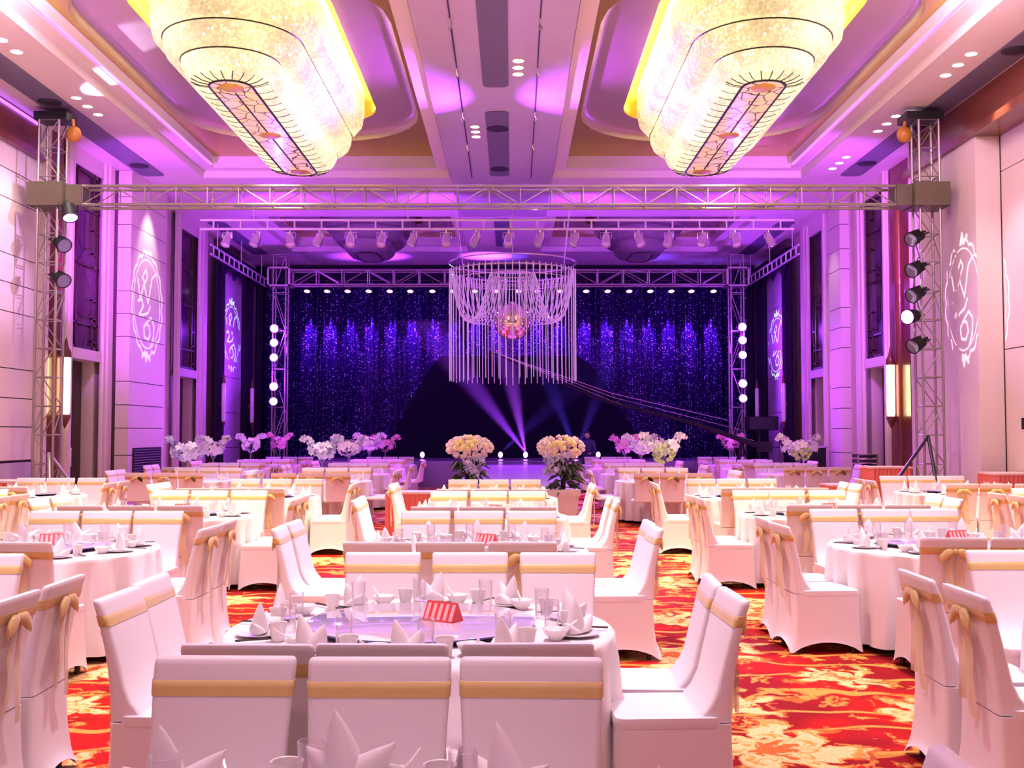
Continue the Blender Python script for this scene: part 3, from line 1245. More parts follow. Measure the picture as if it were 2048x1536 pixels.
for s, xw, nm in ((-1, 9.0, 'left'), (1, 8.5, 'right')):
    drape(s * (xw - .22), 31.7, 32.7, .02, 7.2, 'dark floor length curtain before the lilac panel, %s of the stage' % nm)
    drape(s * (xw - .22), 35.0, 36.3, .02, 7.2, 'dark floor length curtain after the lilac panel, %s of the stage' % nm)
    drape(s * (xw - .22), 36.9, 37.6, .02, 7.2, 'dark curtain closing the corner by the backdrop, %s of the stage' % nm)
    # swagged valance
    b = MB()
    rows = []
    n = 60
    for k in range(9):
        row = []
        for i in range(n + 1):
            f = i / n
            sag = abs(math.sin(f * PI * 4))
            z = 7.2 - (.35 + .45 * sag) * k / 8
            row.append((s * (xw - .32 - .08 * math.sin(k / 8 * PI)) + .02 * math.sin(k * 2.5 + sag * 3), 31.7 + 4.6 * f, z))
        rows.append(row)
    b.loft(rows, (False, False), False)
    tag(b.build('swag_valance', M['curtain'], ang=80), 'dark swagged valance over the lilac panel, %s of the stage' % nm, 'curtain', 'swag valances')
    # slim white wall lamps, unlit
    for k, y in enumerate((32.2, 35.7)):
        t = thing('slim_wall_lamp', 'slim unlit white wall lamp on the %s dark curtain, %s of the stage' % (('first', 'second')[k], nm), 'wall lamp', (s * (xw - .36), y, 0), 0, 'slim wall lamps by the stage')
        b = MB()
        b.lathe([(.05, 2.0), (.07, 2.1), (.07, 3.1), (.05, 3.15)], 12)
        b.build('diffuser', M['china'], t)
        b = MB()
        b.lathe([(.001, 1.75), (.06, 2.0)], 12)
        b.lathe([(.06, 3.15), (.02, 3.4), (.001, 3.5)], 12)
        b.build('finials', M['wood'], t)
        b = MB()
        b.box(min(0, s * .16), max(0, s * .16), -.02, .02, 2.5, 2.6)
        b.build('bracket', M['wood'], t)

# ---------------------------------------------------------------- hanging bead ring with mirror ball
BY = 27.0
pc = at(1025, 545, BY)
BR = 128 * BY / FPX
t = thing('bead_ring_canopy', 'round hanging canopy of crystal bead strands above the catwalk', 'hanging decoration', (pc.x, BY, 0))
zt = pc.z
zb = at(0, 762, BY).z


def ringtube(r, z, rad, n=48, nm='ring', m='ring', c=(0, 0)):
    b = MB()
    pts = [(c[0] + r * math.cos(2 * PI * k / n), c[1] + r * math.sin(2 * PI * k / n), z) for k in range(n + 1)]
    b.tube(pts, rad, 6)
    return b.build(nm, M[m], t)


ringtube(BR, zt + .22, .018, nm='top_ring')
ringtube(BR * .97, zt, .018, nm='bead_ring')
ringtube(BR * .97, zt - .22, .012, nm='bead_ring')
ringtube(BR * .36, zt - .05, .016, nm='inner_ring')
ns = 60
for k in range(ns):
    a = 2 * PI * k / ns
    b = MB()
    r = BR * .99
    x, y = r * math.cos(a), r * math.sin(a)
    e = rnd.uniform(-.04, .04)
    b.tube([(x, y, zt + .05), (x, y, (zt + zb) / 2), (x + .01, y, zb + e)], [.012, .012, .010], 5)
    b.build('bead_strand', M['bead'], t)
ns = 56
for k in range(ns):
    a = 2 * PI * k / ns
    pts = []
    for j in range(13):
        f = j / 12
        r = BR * (.96 - .60 * f)
        # hang from the outer ring, sag, climb to the inner ring
        z = zt - 1.22 * (1 - abs(2 * (f ** .85) - 1) ** 2.2) - .05 * f
        pts.append((r * math.cos(a), r * math.sin(a), z))
    b = MB()
    b.tube(pts, .010, 4)
    o = b.build('swag_strand', M['bead'], t)
b = MB()
for a in (.6, 2.5, 3.8, 5.6):
    b.tube([(BR * math.cos(a), BR * math.sin(a), zt + .22), (BR * 1.15 * math.cos(a), BR * 1.15 * math.sin(a), ZC - .01)], .008, 5)
b.build('hanger_wires', M['ring'], t)

pb = at(1025, 645, BY)
t = thing('mirror_ball', 'large golden mirror ball hanging inside the bead ring', 'mirror ball', (pb.x, BY - .1, pb.z))
b = MB()
b.smooth = False
b.ball((0, 0, 0), .46, 44, 26)
b.build('mirror_tiles', M['tile'])
bpy.data.objects['mirror_tiles'].parent = t
b = MB()
b.lathe([(.06, .44), (.06, .5), (.02, .52)], 12)
b.build('cap', M['chrome'], t)
b = MB()
b.tube([(0, 0, .5), (0, 0, ZC - pb.z - .01)], .01, 6)
b.build('hanging_rod', M['chrome'], t)

# ---------------------------------------------------------------- chairs
def chair_meshes():
    me = {}
    N = 8

    def sect(hw, yb, yf, z, r=.02):
        return rrect(-hw, hw, yb, yf, min(r, (yf - yb) * .48), z, 3)
    # backrest: hw, rear y, front y, z
    prof = [(.208, -.245, -.060, .445), (.208, -.245, -.110, .475), (.208, -.248, -.150, .52), (.208, -.254, -.180, .58), (.210, -.262, -.200, .66), (.214, -.274, -.220, .74),
            (.219, -.290, -.241, .82), (.223, -.308, -.262, .89), (.225, -.321, -.277, .932), (.223, -.324, -.282, .946), (.217, -.322, -.290, .953)]
    b = MB()
    b.loft([sect(*p) for p in prof])
    me['backrest'] = b.mesh('backrest', M['cover'], 60)
    # seat pad
    b = MB()
    b.loft([rrect(-.221, .221, -.20, .248, .035, .425, 5), rrect(-.225, .225, -.20, .252, .04, .445, 5), rrect(-.222, .222, -.20, .248, .04, .468, 5),
            rrect(-.19, .19, -.19, .215, .05, .478, 5), rrect(-.08, .08, -.08, .10, .03, .481, 5)])
    me['seat'] = b.mesh('seat', M['cover'], 60)
    # skirt with arched hems
    def skirt(z, hw, yb, yf, arch):
        pts = rrect(-hw, hw, yb, yf, .022, z, 3)
        # subdivide the straight sides
        out = []
        n = len(pts)
        for i in range(n):
            a, c = Vector(pts[i]), Vector(pts[(i + 1) % n])
            out.append(a)
            if (c - a).length > .1:
                for j in range(1, 10):
                    f = j / 10
                    p = a.lerp(c, f)
                    p.z += arch * math.sin(f * PI) ** .7
                    k = -.018 * math.sin(f * PI) * (arch > 0)
                    d = Vector((p.x, p.y, 0))
                    out.append(p)
        return out
    b = MB()
    rings = [skirt(.44, .220, -.243, .246, 0), skirt(.36, .220, -.243, .248, 0), skirt(.22, .224, -.249, .252, .0), skirt(.10, .232, -.265, .258, .03),
             skirt(.045, .238, -.282, .262, .055), skirt(.012, .243, -.298, .266, .075)]
    b.loft(rings, (True, False))
    me['skirt'] = b.mesh('skirt', M['cover'], 60)
    # sash band
    b = MB()

    def at_z(z, off):
        for p, q in zip(prof[:-1], prof[1:]):
            if p[3] <= z <= q[3]:
                f = (z - p[3]) / (q[3] - p[3])
                v = [p[i] + (q[i] - p[i]) * f for i in range(3)]
                return sect(v[0] + off, v[1] - off, v[2] + off, z, .02)
    b.loft([at_z(.842, .001), at_z(.843, .0028), at_z(.866, .003), at_z(.888, .0028), at_z(.889, .001)], (False, False))
    me['sash'] = b.mesh('sash', M['sash'], 60)
    # bow on the rear: loops, knot, tails
    b = MB()
    yk = -.315
    for s in (-1, 1):
        rings = []
        for k in range(9):
            f = k / 8
            x = s * (.006 + .10 * f)
            h = .008 + .030 * math.sin(min(1, f * 1.15) * PI * .72)
            d = .006 + .012 * math.sin(f * PI)
            cz = .862 - .05 * f ** 1.5
            rings.append([(x, yk - .012 + d * math.cos(a), cz + h * math.sin(a)) for a in [2 * PI * j / 10 for j in range(10)]])
        b.loft(rings)
    b.ball((0, yk - .012, .862), .018, 10, 6, 1, .8, 1.2)
    me['bow'] = b.mesh('bow', M['sash'], 60)
    b = MB()
    for s, L, w in ((-1, .40, .030), (1, .46, .032)):
        fr, bk = [], []
        rows = []
        for k in range(12):
            f = k / 11
            zc = .855 - L * f
            yc = -.318 - .012 + .075 * min(1, f * 1.3) ** 1.0 * .55 + .012 * math.sin(f * 6)
            yc = min(yc, -.262 - .012) if zc < .75 else yc
            xc = s * (.012 + .05 * f + .012 * math.sin(f * 7))
            hw = w * (.35 + .65 * min(1, f * 3))
            rows.append([(xc - hw, yc - .006, zc), (xc - hw * .3, yc + .006, zc), (xc + hw * .3, yc - .004, zc), (xc + hw, yc + .004, zc + .01 * f)])
        b.loft(rows, (False, False), False)
    me['tails'] = b.mesh('ribbon_tails', M['tail'], 60)
    b = MB()
    b.lathe([(.020, 0), (.020, .04), (.014, .10), (.012, .38)], 10)
    me['leg'] = b.mesh('leg', M['foot'])
    # simple far cover in one mesh
    b = MB()
    b.loft([sect(*p) for p in prof[::2] + [prof[-1]]])
    b.loft(rings, (True, False))
    b.loft([rrect(-.222, .222, -.20, .255, .035, .425, 3), rrect(-.226, .226, -.20, .262, .04, .45, 3), rrect(-.20, .20, -.19, .225, .05, .475, 3)])
    me['cover'] = b.mesh('chair_cover', M['cover'], 60)
    return me


CM = chair_meshes()
nchairs = 0


def chair(x, y, rz, label, group, detail):
    global nchairs
    nchairs += 1
    t = thing('banquet_chair', label, 'chair', (x, y, 0), rz, group)
    if detail:
        link('backrest', CM['backrest'], t)
        link('seat', CM['seat'], t)
        link('skirt', CM['skirt'], t)
        s = link('sash', CM['sash'], t)
        link('bow', CM['bow'], s)
        link('ribbon_tails', CM['tails'], s)
        for sx in (-1, 1):
            for yy in (-.21, .205):
                link('leg', CM['leg'], t, (sx * .188, yy, 0))
    else:
        link('chair_cover', CM['cover'], t)
        s = link('sash', CM['sash'], t)
        link('bow', CM['bow'], s)
    return t


# ---------------------------------------------------------------- tables and settings
def cloth_mesh(seed):
    r = random.Random(seed)
    n = 264
    b = MB()
    ph = [r.uniform(0, 6.28) for _ in range(5)]
    rows = []
    prof = [(.3, .76, 0), (.6, .76, 0), (.86, .76, 0), (.885, .757, 0), (.895, .745, 0), (.897, .72, .15), (.899, .66, .5), (.902, .55, .75), (.906, .38, .9), (.912, .2, .95), (.918, .09, 1), (.919, .055, 1)]
    for rad, z, f in prof:
        ring = []
        for i in range(n):
            a = 2 * PI * i / n
            w = math.sin(a * 22 + ph[0] + 1.2 * math.sin(a * 3 + ph[1]))
            w = (abs(w) ** .8 * (1 if w > 0 else -1)) * .7 + math.sin(a * 9 + ph[2]) * .25 + math.sin(a * 41 + ph[3]) * .12
            q = rad + f * w * (.030 if w > 0 else .095)
            ring.append((q * math.cos(a), q * math.sin(a), z))
        rows.append(ring)
    b.loft(rows, (True, False))
    return b.mesh('tablecloth', M['cloth'], 50)


CLOTHS = [cloth_mesh(k) for k in range(3)]
b = MB()
b.lathe([(.35, 0), (.35, .03), (.06, .06), (.05, .70), (.84, .72), (.84, .755)], 24)
PED = b.mesh('pedestal', M['darkwood'])

# items
b = MB()
b.lathe([(.001, .004), (.06, .002), (.064, .004), (.105, .014), (.106, .017), (.066, .009), (.001, .009)], 24)
I_plate = b.mesh('dinner_plate', M['china'])
b = MB()
b.lathe([(.001, .0), (.026, 0), (.028, .006), (.045, .022), (.058, .046), (.060, .050), (.055, .046), (.042, .024), (.02, .012), (.001, .010)], 22)
I_bowl = b.mesh('soup_bowl', M['china'])
b = MB()
b.lathe([(.001, 0), (.026, 0), (.028, .004), (.034, .05), (.041, .078), (.042, .08), (.038, .078), (.031, .05), (.025, .008), (.001, .006)], 22)
I_cup = b.mesh('tea_cup', M['cup'])
b = MB()
b.lathe([(.001, 0), (.031, 0), (.0325, .004), (.036, .145), (.0348, .1455), (.0335, .144), (.030, .012), (.001, .010)], 24)
I_glass = b.mesh('tumbler', M['glass'])
b = MB()
for k in (-1, 1):
    b.tube([(k * .006, -.11, .014), (k * .004, .12, .016)], [.004, .0025], 5)
I_stick = b.mesh('chopsticks', M['stick'])
b = MB()
b.smooth = False
b.box(-.025, .025, -.008, .008, 0, .011)
I_rest = b.mesh('chopstick_rest', M['china'])
# spoon
b = MB()
b.ball((0, .0, .012), .022, 12, 6, 1, 1.4, .45)
b.tube([(0, -.02, .014), (0, -.06, .03), (0, -.10, .055)], [.007, .005, .006], 6)
I_spoon = b.mesh('soup_spoon', M['china'])


def napkin(kind):
    """standing folded napkin: a leaning pointed cone and one or two wings"""
    b = MB()
    def cone(bx, by, tx, ty, h, rx, ry, n=14, bend=.0):
        rows = []
        for k in range(9):
            f = k / 8
            cx = bx + (tx - bx) * f ** 1.3
            cy = by + (ty - by) * f ** 1.3
            q = (1 - f ** 1.25) ** .75 * (1 + .10 * math.sin(f * PI)) * .96 + .04 * (1 - f * .8)
            rows.append([(cx + rx * q * math.cos(a) * (1 + .12 * math.cos(3 * a)) , cy + ry * q * math.sin(a), .012 + h * f) for a in [2 * PI * j / n for j in range(n)]])
        b.loft(rows)
    if kind == 0:
        cone(0, 0, -.01, .0, .155, .055, .035)
        cone(.02, 0, .115, .0, .065, .075, .04)
        cone(-.02, 0, -.08, 0, .05, .05, .04)
    elif kind == 1:
        cone(0, 0, .025, .01, .135, .048, .038)
        cone(-.03, .0, -.12, .01, .075, .06, .035)
        cone(.02, 0, .10, -.01, .055, .05, .035)
    else:
        cone(-.015, 0, -.045, .0, .145, .048, .034)
        cone(.015, 0, .06, .0, .105, .05, .036)
        cone(0, .02, 0, .06, .05, .07, .04)
    return b.mesh('napkin', M['napkin'], 60)


I_nap = [napkin(k) for k in range(3)]

# rotating glass tray
def lazy_susan(x, y, tname):
    t = thing('lazy_susan', 'round glass turntable in the middle of the %s' % tname, 'turntable', (x, y, .76), 0, 'glass turntables')
    b = MB()
    b.lathe([(.30, 0), (.30, .012), (.10, .014), (.10, .024)], 32)
    b.build('base', M['susanedge'], t)
    b = MB()
    b.cur = 1
    b.lathe([(.525, .026), (.528, .034)], 64, cap=(True, False))
    b.cur = 0
    b.lathe([(.528, .034), (.520, .036)], 64, cap=(False, True))
    b.build('glass_top', [M['susan'], M['susanedge']], t)


def menu_card(x, y, z, rz, tname):
    t = thing('menu_card', 'small red tent card with pale stripes on the %s' % tname, 'card', (x, y, z), rz, 'red tent cards')
    b = MB()
    b.smooth = False
    L, w, h = .085, .045, .085
    b.add([(-L, -w, 0), (L, -w, 0), (L, 0, h), (-L, 0, h), (-L, w, 0), (L, w, 0)], [(0, 1, 2, 3), (3, 2, 5, 4), (0, 3, 4), (1, 5, 2), (0, 4, 5, 1)])
    b.build('tent', M['card'], t)
    b = MB()
    b.smooth = False
    for k in range(5):
        x0 = -L + .010 + k * .034
        for e in (-1, 1):
            p = [(x0, e * (w * .92 + .001), h * .08), (x0 + .018, e * (w * .92 + .001), h * .08), (x0 + .018, e * (w * .1 + .001), h * .9), (x0, e * (w * .1 + .001), h * .9)]
            b.add(p, [(0, 1, 2, 3) if e < 0 else (3, 2, 1, 0)])
    b.build('stripes', M['cardw'], t)


SEATS = []  # (dx, dy, rz, side, pos, angle)
for k, nm in ((-1, 'left'), (0, 'middle'), (1, 'right')):
    SEATS.append((k * .475, -1.085, 0, 'camera', nm, 270 + 33 * k))
    SEATS.append((k * .475, 1.085, PI, 'stage', nm, 90 - 33 * k))
for k, nm in ((-1, 'nearer'), (1, 'farther')):
    SEATS.append((-1.085, k * .26, -PI / 2, 'left', nm, 180 - 17 * k))
    SEATS.append((1.085, k * .26, PI / 2, 'right', nm, 17 * k))

CNAMES = {'C': 'centre', 'L': 'inner left', 'R': 'inner right', 'LL': 'outer left', 'RR': 'outer right'}
TABLES = [('C', -.425, 2.04), ('C', -.42, 5.03), ('C', -.30, 8.40), ('C', -.28, 11.75), ('C', -.26, 15.0),
          ('L', -3.55, 4.95), ('L', -3.67, 8.40), ('L', -3.72, 11.90), ('L', -3.6, 15.2), ('L', -3.55, 20.4), ('L', -3.6, 23.8), ('L', -3.6, 27.2), ('L', -3.6, 30.6),
          ('R', 3.42, 5.15), ('R', 3.46, 8.67), ('R', 3.42, 12.0), ('R', 3.40, 15.3), ('R', 2.85, 20.4), ('R', 2.85, 23.8), ('R', 2.85, 27.2), ('R', 2.85, 30.6),
          ('LL', -7.05, 12.2), ('LL', -7.1, 15.6), ('LL', -6.2, 20.6), ('LL', -6.6, 23.8), ('LL', -6.6, 27.2), ('LL', -6.6, 30.6),
          ('RR', 7.1, 12.45), ('RR', 6.75, 16.4), ('RR', 6.35, 23.8), ('RR', 6.2, 27.2), ('RR', 6.2, 30.6)]
# small shifts of chair rows: (column, table, side) -> sideways shift, spacing factor
TWEAK = {('C', 1, 'stage'): (.18, 1.09), ('C', 2, 'camera'): (-.09, 1), ('C', 2, 'left'): (-.07, 1), ('C', 1, 'left'): (.05, 1), ('C', 1, 'camera'): (0, .96)}
cnt = {}
seq = 0
for col, tx, ty in TABLES:
    k = cnt.get(col, 0)
    cnt[col] = k + 1
    tname = '%s %s table' % (ORD[k], CNAMES[col])
    near = ty < 17
    tg = 'round tables in the %s column' % CNAMES[col]
    if seen(tx, ty, .95, 0, .8):
        t = thing('round_table', 'white clothed round table, %s from the camera in the %s column' % (ORD[k], CNAMES[col]), 'table', (tx, ty, 0), rnd.uniform(0, 6), tg)
        link('tablecloth', CLOTHS[seq % 3], t)
        link('pedestal', PED, t)
    seq += 1
    far_last = ty > 30
    for dx, dy, rz, side, pos, ang in SEATS:
        ddx, spf = TWEAK.get((col, k, side), (0, 1))
        dx = dx * spf + ddx
        jx, jy, jr = rnd.uniform(-.012, .012), rnd.uniform(-.02, .02), R(rnd.uniform(-1.6, 1.6))
        if side in ('left', 'right'):
            jr += R(rnd.uniform(-3, 3))
        x, y = tx + dx + jx, ty + dy + jy
        of = 'of three' if side in ('camera', 'stage') else 'of two'
        if y > .4 and seen(x, y, .3, 0, .95, 90) and not (far_last and side in ('left', 'right')):
            chair(x, y, rz + jr, 'white chair, %s %s, %s side, %s' % (pos, of, side, tname),
                  'chairs around the %s' % tname, near)
        # settings
        a = R(ang)
        ux, uy = math.cos(a), math.sin(a)           # outward
        rs = .735 if ty > 3 else .76
        sx, sy = tx + ux * rs, ty + uy * rs
        if not seen(sx, sy, .12, .76, .95, 10) or y < .5 and ty > 3:
            continue
        rot = math.atan2(uy, ux) + PI / 2           # local -y = outward

        def put(nm, me, lx, ly, lz, label, cat, grp, ir=0):
            c, s_ = math.cos(rot), math.sin(rot)
            o = link(nm, me, None, (sx + lx * c - ly * s_, sy + lx * s_ + ly * c, .761 + lz), rot + ir)
            tag(o, label, cat, grp)
            return o
        seat = '%s %s-side seat of the %s' % (pos, side, tname)
        ki = (seq + int(ang)) % 3
        if ty < 17:
            put('dinner_plate', I_plate, 0, 0, 0, 'white plate at the ' + seat, 'plate', 'white plates on the tables')
            o = put('napkin', I_nap[ki], 0, 0, .006, 'folded white napkin at the ' + seat, 'napkin', 'folded napkins on the tables', rnd.uniform(-.5, .5))
            if ty < 3:
                o.scale = (1.1, 1.1, 1.25)
            put('tumbler', I_glass, .05 + rnd.uniform(-.02, .02), .125, 0, 'clear tumbler at the ' + seat, 'glass', 'clear tumblers on the tables')
        if ty < 13:
            put('soup_bowl', I_bowl, -.13 + rnd.uniform(-.01, .01), .06, 0, 'small white soup bowl at the ' + seat, 'bowl', 'soup bowls on the tables')
            put('tea_cup', I_cup, .145 + rnd.uniform(-.01, .01), .07, 0, 'white tea cup at the ' + seat, 'cup', 'tea cups on the tables')
        if ty < 9:
            put('chopsticks', I_stick, .155, .0, 0, 'pair of dark chopsticks at the ' + seat, 'chopsticks', 'chopsticks on the tables', R(6))
            put('soup_spoon', I_spoon, -.13, .06, .028, 'white soup spoon at the ' + seat, 'spoon', 'soup spoons in the bowls', rnd.uniform(-1, 1))
        if 20 < ty < 29:
            put('napkin', I_nap[ki], 0, 0, .0, 'folded white napkin at the ' + seat, 'napkin', 'folded napkins on the tables', 0)
    if near and seen(tx, ty, .5, .76, .8):
        lazy_susan(tx, ty, tname)
        if ty < 14:
            menu_card(tx + .10, ty - .02, .797, R(-32 if col == 'C' else 15), tname)

# ---------------------------------------------------------------- flowers
def petal_cluster(b, c, rad, n, size, rr, flat=.7):
    for k in range(n):
        d = Vector((rr.gauss(0, 1), rr.gauss(0, 1), rr.gauss(0, 1) * flat))
        d.normalize()
        p = Vector(c) + Vector((d.x * rad[0], d.y * rad[1], d.z * rad[2])) * rr.uniform(.55, 1)
        s = size * rr.uniform(.7, 1.3)
        q = d.to_track_quat('Z', 'Y').to_matrix().to_4x4()
        mt = Matrix.Translation(p) @ q @ Matrix.Rotation(rr.uniform(0, 6), 4, 'Z')
        # five curved petals
        for j in range(5):
            a = 2 * PI * j / 5
            ca, sa = math.cos(a), math.sin(a)
            w = .36
            pts = [(0, 0, 0)]
            prof = [(.45, w, .12), (.85, w * .95, .22), (1.1, .12, .16)]
            vs = [Vector((0, 0, 0))]
            for r_, h_, z_ in prof:
                for e in (-1, 1):
                    x_, y_ = r_, e * h_
                    vs.append(Vector(((x_ * ca - y_ * sa) * s, (x_ * sa + y_ * ca) * s, z_ * s)))
            b.add([mt @ v for v in vs], [(0, 1, 2), (1, 3, 4, 2), (3, 5, 6, 4)])


def centrepiece(x, y, h, mats, label, wide=.26, seed=0, green=False):
    rr = random.Random(seed)
    t = thing('flower_centrepiece', label, 'flowers', (x, y, .762), 0, 'flower centrepieces on the back tables')
    b = MB()
    b.lathe([(.001, 0), (.09, 0), (.09, .012), (.018, .03), (.014, h - .16), (.05, h - .1), (.07, h - .04)], 14)
    b.build('vase', M['glass'], t)
    b = MB()
    petal_cluster(b, (0, 0, h + .08), (wide, wide, .17), 34, .085, rr)
    # arching wing sprays
    for s in (-1, 1):
        for k in range(7):
            f = k / 6
            p = (s * (wide * .6 + .22 * f), rr.uniform(-.05, .05), h + .12 + .20 * math.sin(f * 2.2))
            petal_cluster(b, p, (.04, .04, .04), 3, .08 * (1 - .4 * f), rr)
    b.build('blossoms', mats, t, ang=80)
    b = MB()
    for k in range(9):
        a = rr.uniform(0, 6.28)
        q = [(0, 0, h - .06), (.12 * math.cos(a), .12 * math.sin(a), h + .08), (.26 * math.cos(a), .26 * math.sin(a), h + .02)]
        b.tube(q, [.006, .016, .002], 5)
    b.build('leaves', M['leaf'], t)
    if green:
        b = MB()
        for k in range(60):
            d = Vector((rr.gauss(0, 1), rr.gauss(0, 1), rr.gauss(0, 1))).normalized()
            b.ball((d.x * .2, d.y * .2 - .16, h - .02 + d.z * .17), .04, 6, 4)
        b.build('green_blooms', M['green'], t)


P, PP, PB = M['petal'], M['petalp'], M['petalb']
FL = [(-6.2, 20.6, PB, 'lavender orchid centrepiece on the first flowered outer left table', .34, 0),
      (-6.6, 23.8, P, 'white orchid centrepiece on the second flowered outer left table', .24, 0),
      (-6.6, 27.2, P, 'white orchid centrepiece on the third flowered outer left table', .22, 0),
      (-6.6, 30.6, PP, 'pink orchid centrepiece on the outer left table closest to the stage', .24, 0),
      (-3.6, 20.4, PB, 'lavender orchid centrepiece on the first flowered inner left table', .28, 0),
      (-3.6, 23.8, P, 'white orchid centrepiece on the second flowered inner left table', .26, 0),
      (-3.6, 27.2, P, 'white orchid centrepiece on the third flowered inner left table', .26, 0),
      (-3.6, 30.6, PP, 'pink orchid centrepiece on the inner left table closest to the stage', .28, 0),
      (2.85, 20.4 + .0, P, 'large white orchid centrepiece on the first flowered inner right table', .34, 1),
      (2.85, 23.8, P, 'white orchid centrepiece on the second flowered inner right table', .26, 0),
      (2.85, 27.2, PP, 'pink orchid centrepiece on the inner right table two before the stage', .22, 0),
      (6.35, 23.8, P, 'broad white orchid centrepiece with green blooms on the first flowered outer right table', .42, 1),
      (6.2, 30.6, PP, 'pink orchid centrepiece on the outer right table closest to the stage', .24, 0)]
for i, (x, y, m_, lab, w, g) in enumerate(FL):
    centrepiece(x, y, .50 + .1 * (w > .3) * 0 + rnd.uniform(-.03, .05), m_, lab, w, i, g)


def bouquet(x, y, label, seed, lean):
    rr = random.Random(seed)
    t = thing('flower_stand', label, 'flower stand', (x, y, 0), 0, 'rose stands at the head of the catwalk')
    b = MB()
    b.smooth = False
    b.loft([rrect(-.17, .17, -.17, .17, .01, 0, 2), rrect(-.24, .24, -.24, .24, .01, .66, 2), rrect(-.26, .26, -.26, .26, .01, .66, 2), rrect(-.27, .27, -.27, .27, .01, .76, 2)])
    b.build('planter', M['planter'], t)
    b = MB()
    b.tube([(0, 0, .7), (0, 0, 1.25)], .04, 8)
    b.build('post', M['black'], t)
    b = MB()
    for k in range(70):
        a = rr.uniform(0, 6.28)
        z = rr.uniform(.78, 1.22)
        q = rr.uniform(.10, .26)
        p0 = Vector((q * .4 * math.cos(a), q * .4 * math.sin(a), z))
        p1 = p0 + Vector((math.cos(a), math.sin(a), rr.uniform(-.3, .6))) * q * .6
        p2 = p1 + Vector((math.cos(a), math.sin(a), -.8)) * q * .5
        b.tube([p0, p1, p2], [.004, .03, .003], 5)
    b.build('leaves', M['leaf'], t)
    b = MB()
    for k in range(230):
        d = Vector((rr.gauss(0, 1), rr.gauss(0, 1), rr.gauss(0, 1))).normalized()
        s = rr.uniform(.024, .040)
        c = Vector((d.x * .36 + lean * .06, d.y * .28, 1.43 + d.z * .17)) * 1
        b.ball(c, s, 7, 5)
        b.ball(c + d * s * .5, s * .7, 6, 4)
    b.build('roses', M['rose'], t)
    b = MB()
    for k in range(16):
        d = Vector((rr.gauss(0, 1) * .5, -1, rr.gauss(0, .5) + .3)).normalized()
        b.ball(Vector((d.x * .36 + lean * .06, d.y * .30, 1.45 + d.z * .17)), .045, 7, 5)
    b.build('yellow_roses', M['yellow'], t)
    b = MB()
    for k in range(26):
        z = rr.uniform(1.0, 1.3)
        xx = lean * (.18 + .14 * (1.3 - z)) + rr.uniform(-.16, .16)
        petal_cluster(b, (xx, -.12 + rr.uniform(-.1, .1), z), (.06, .06, .06), 3, .05, rr)
    b.build('trailing_blossoms', PB, t, ang=80)


bouquet(-.72, 17.3, 'tall stand of blush and yellow roses at the left side of the catwalk head', 5, .6)
bouquet(.82, 17.3, 'tall stand of blush and yellow roses at the right side of the catwalk head', 6, -.6)

# ---------------------------------------------------------------- service pieces
def skirted(x, y, w, d, h, label):
    t = thing('skirted_stand', label, 'service table', (x, y, 0), 0, 'coral skirted service tables')
    b = MB()
    n = 30
    per = [(-w, -d), (w, -d), (w, d), (-w, d)]
    lo, hi = [], []
    for e in range(4):
        a, c = Vector((*per[e], 0)), Vector((*per[(e + 1) % 4], 0))
        m_ = int((c - a).length / .035)
        nrm = Vector(((c - a).y, -(c - a).x, 0)).normalized()
        for k in range(m_):
            p = a.lerp(c, k / m_) + nrm * (.022 * (k % 2))
            lo.append((p.x * 1.03, p.y * 1.03, .01))
            hi.append((p.x, p.y, h))
    b.loft([lo, hi], (False, False))
    b.build('pleated_skirt', M['coral'], t, ang=10)
    b = MB()
    b.smooth = False
    b.box(-w - .02, w + .02, -d - .02, d + .02, h, h + .03)
    b.build('top', M['coralw'], t)


skirted(6.85, 19.75, .36, .3, 1.02, 'tall coral skirted service stand beside the black lamp tower')
skirted(5.95, 19.3, .34, .28, .72, 'low coral skirted service table beside the taller coral stand')
skirted(8.12, 17.75, .3, .35, .98, 'coral skirted service table against the plain pale wall')
skirted(-8.35, 17.6, .5, .35, .86, 'coral skirted service table against the seamed wall')
skirted(-1.55, 16.9, .38, .28, .72, 'coral skirted service table before the rose stand')

t = thing('equipment_rack', 'black equipment rack standing by the dark door', 'rack', (8.05, 24.6, 0))
b = MB()
b.smooth = False
b.box(-.2, .2, -.2, .2, 0.02, .95)
b.build('cabinet', M['black'], t)
b = MB()
b.smooth = False
for z in (.04, .55, .62, .98, 1.05, 1.16):
    b.box(-.23, .23, -.23, -.2, z, z + .02)
b.box(-.23, -.2, -.23, -.2, 0, 1.18)
b.box(.2, .23, -.23, -.2, 0, 1.18)
b.build('frame', M['chrome'], t)
b = MB()
b.smooth = False
b.box(-.22, .22, -.22, .2, 1.1, 1.18)
b.box(-.22, .22, -.22, .2, .98, 1.06)
b.build('shelf_units', M['blackm'], t)

t = thing('flight_case', 'black flight case with metal edges by the pilaster', 'case', (7.85, 28.2, 0))
b = MB()
b.smooth = False
b.box(-.3, .3, -.3, .3, .0, 1.3)
b.build('body', M['black'], t)
b = MB()
b.smooth = False
for sx in (-1, 1):
    b.box(sx * .3 - .02, sx * .3 + .02, -.32, -.28, 0, 1.3)
b.box(-.32, .32, -.32, -.28, 1.28, 1.32)
b.build('edge_trim', M['chrome'], t)

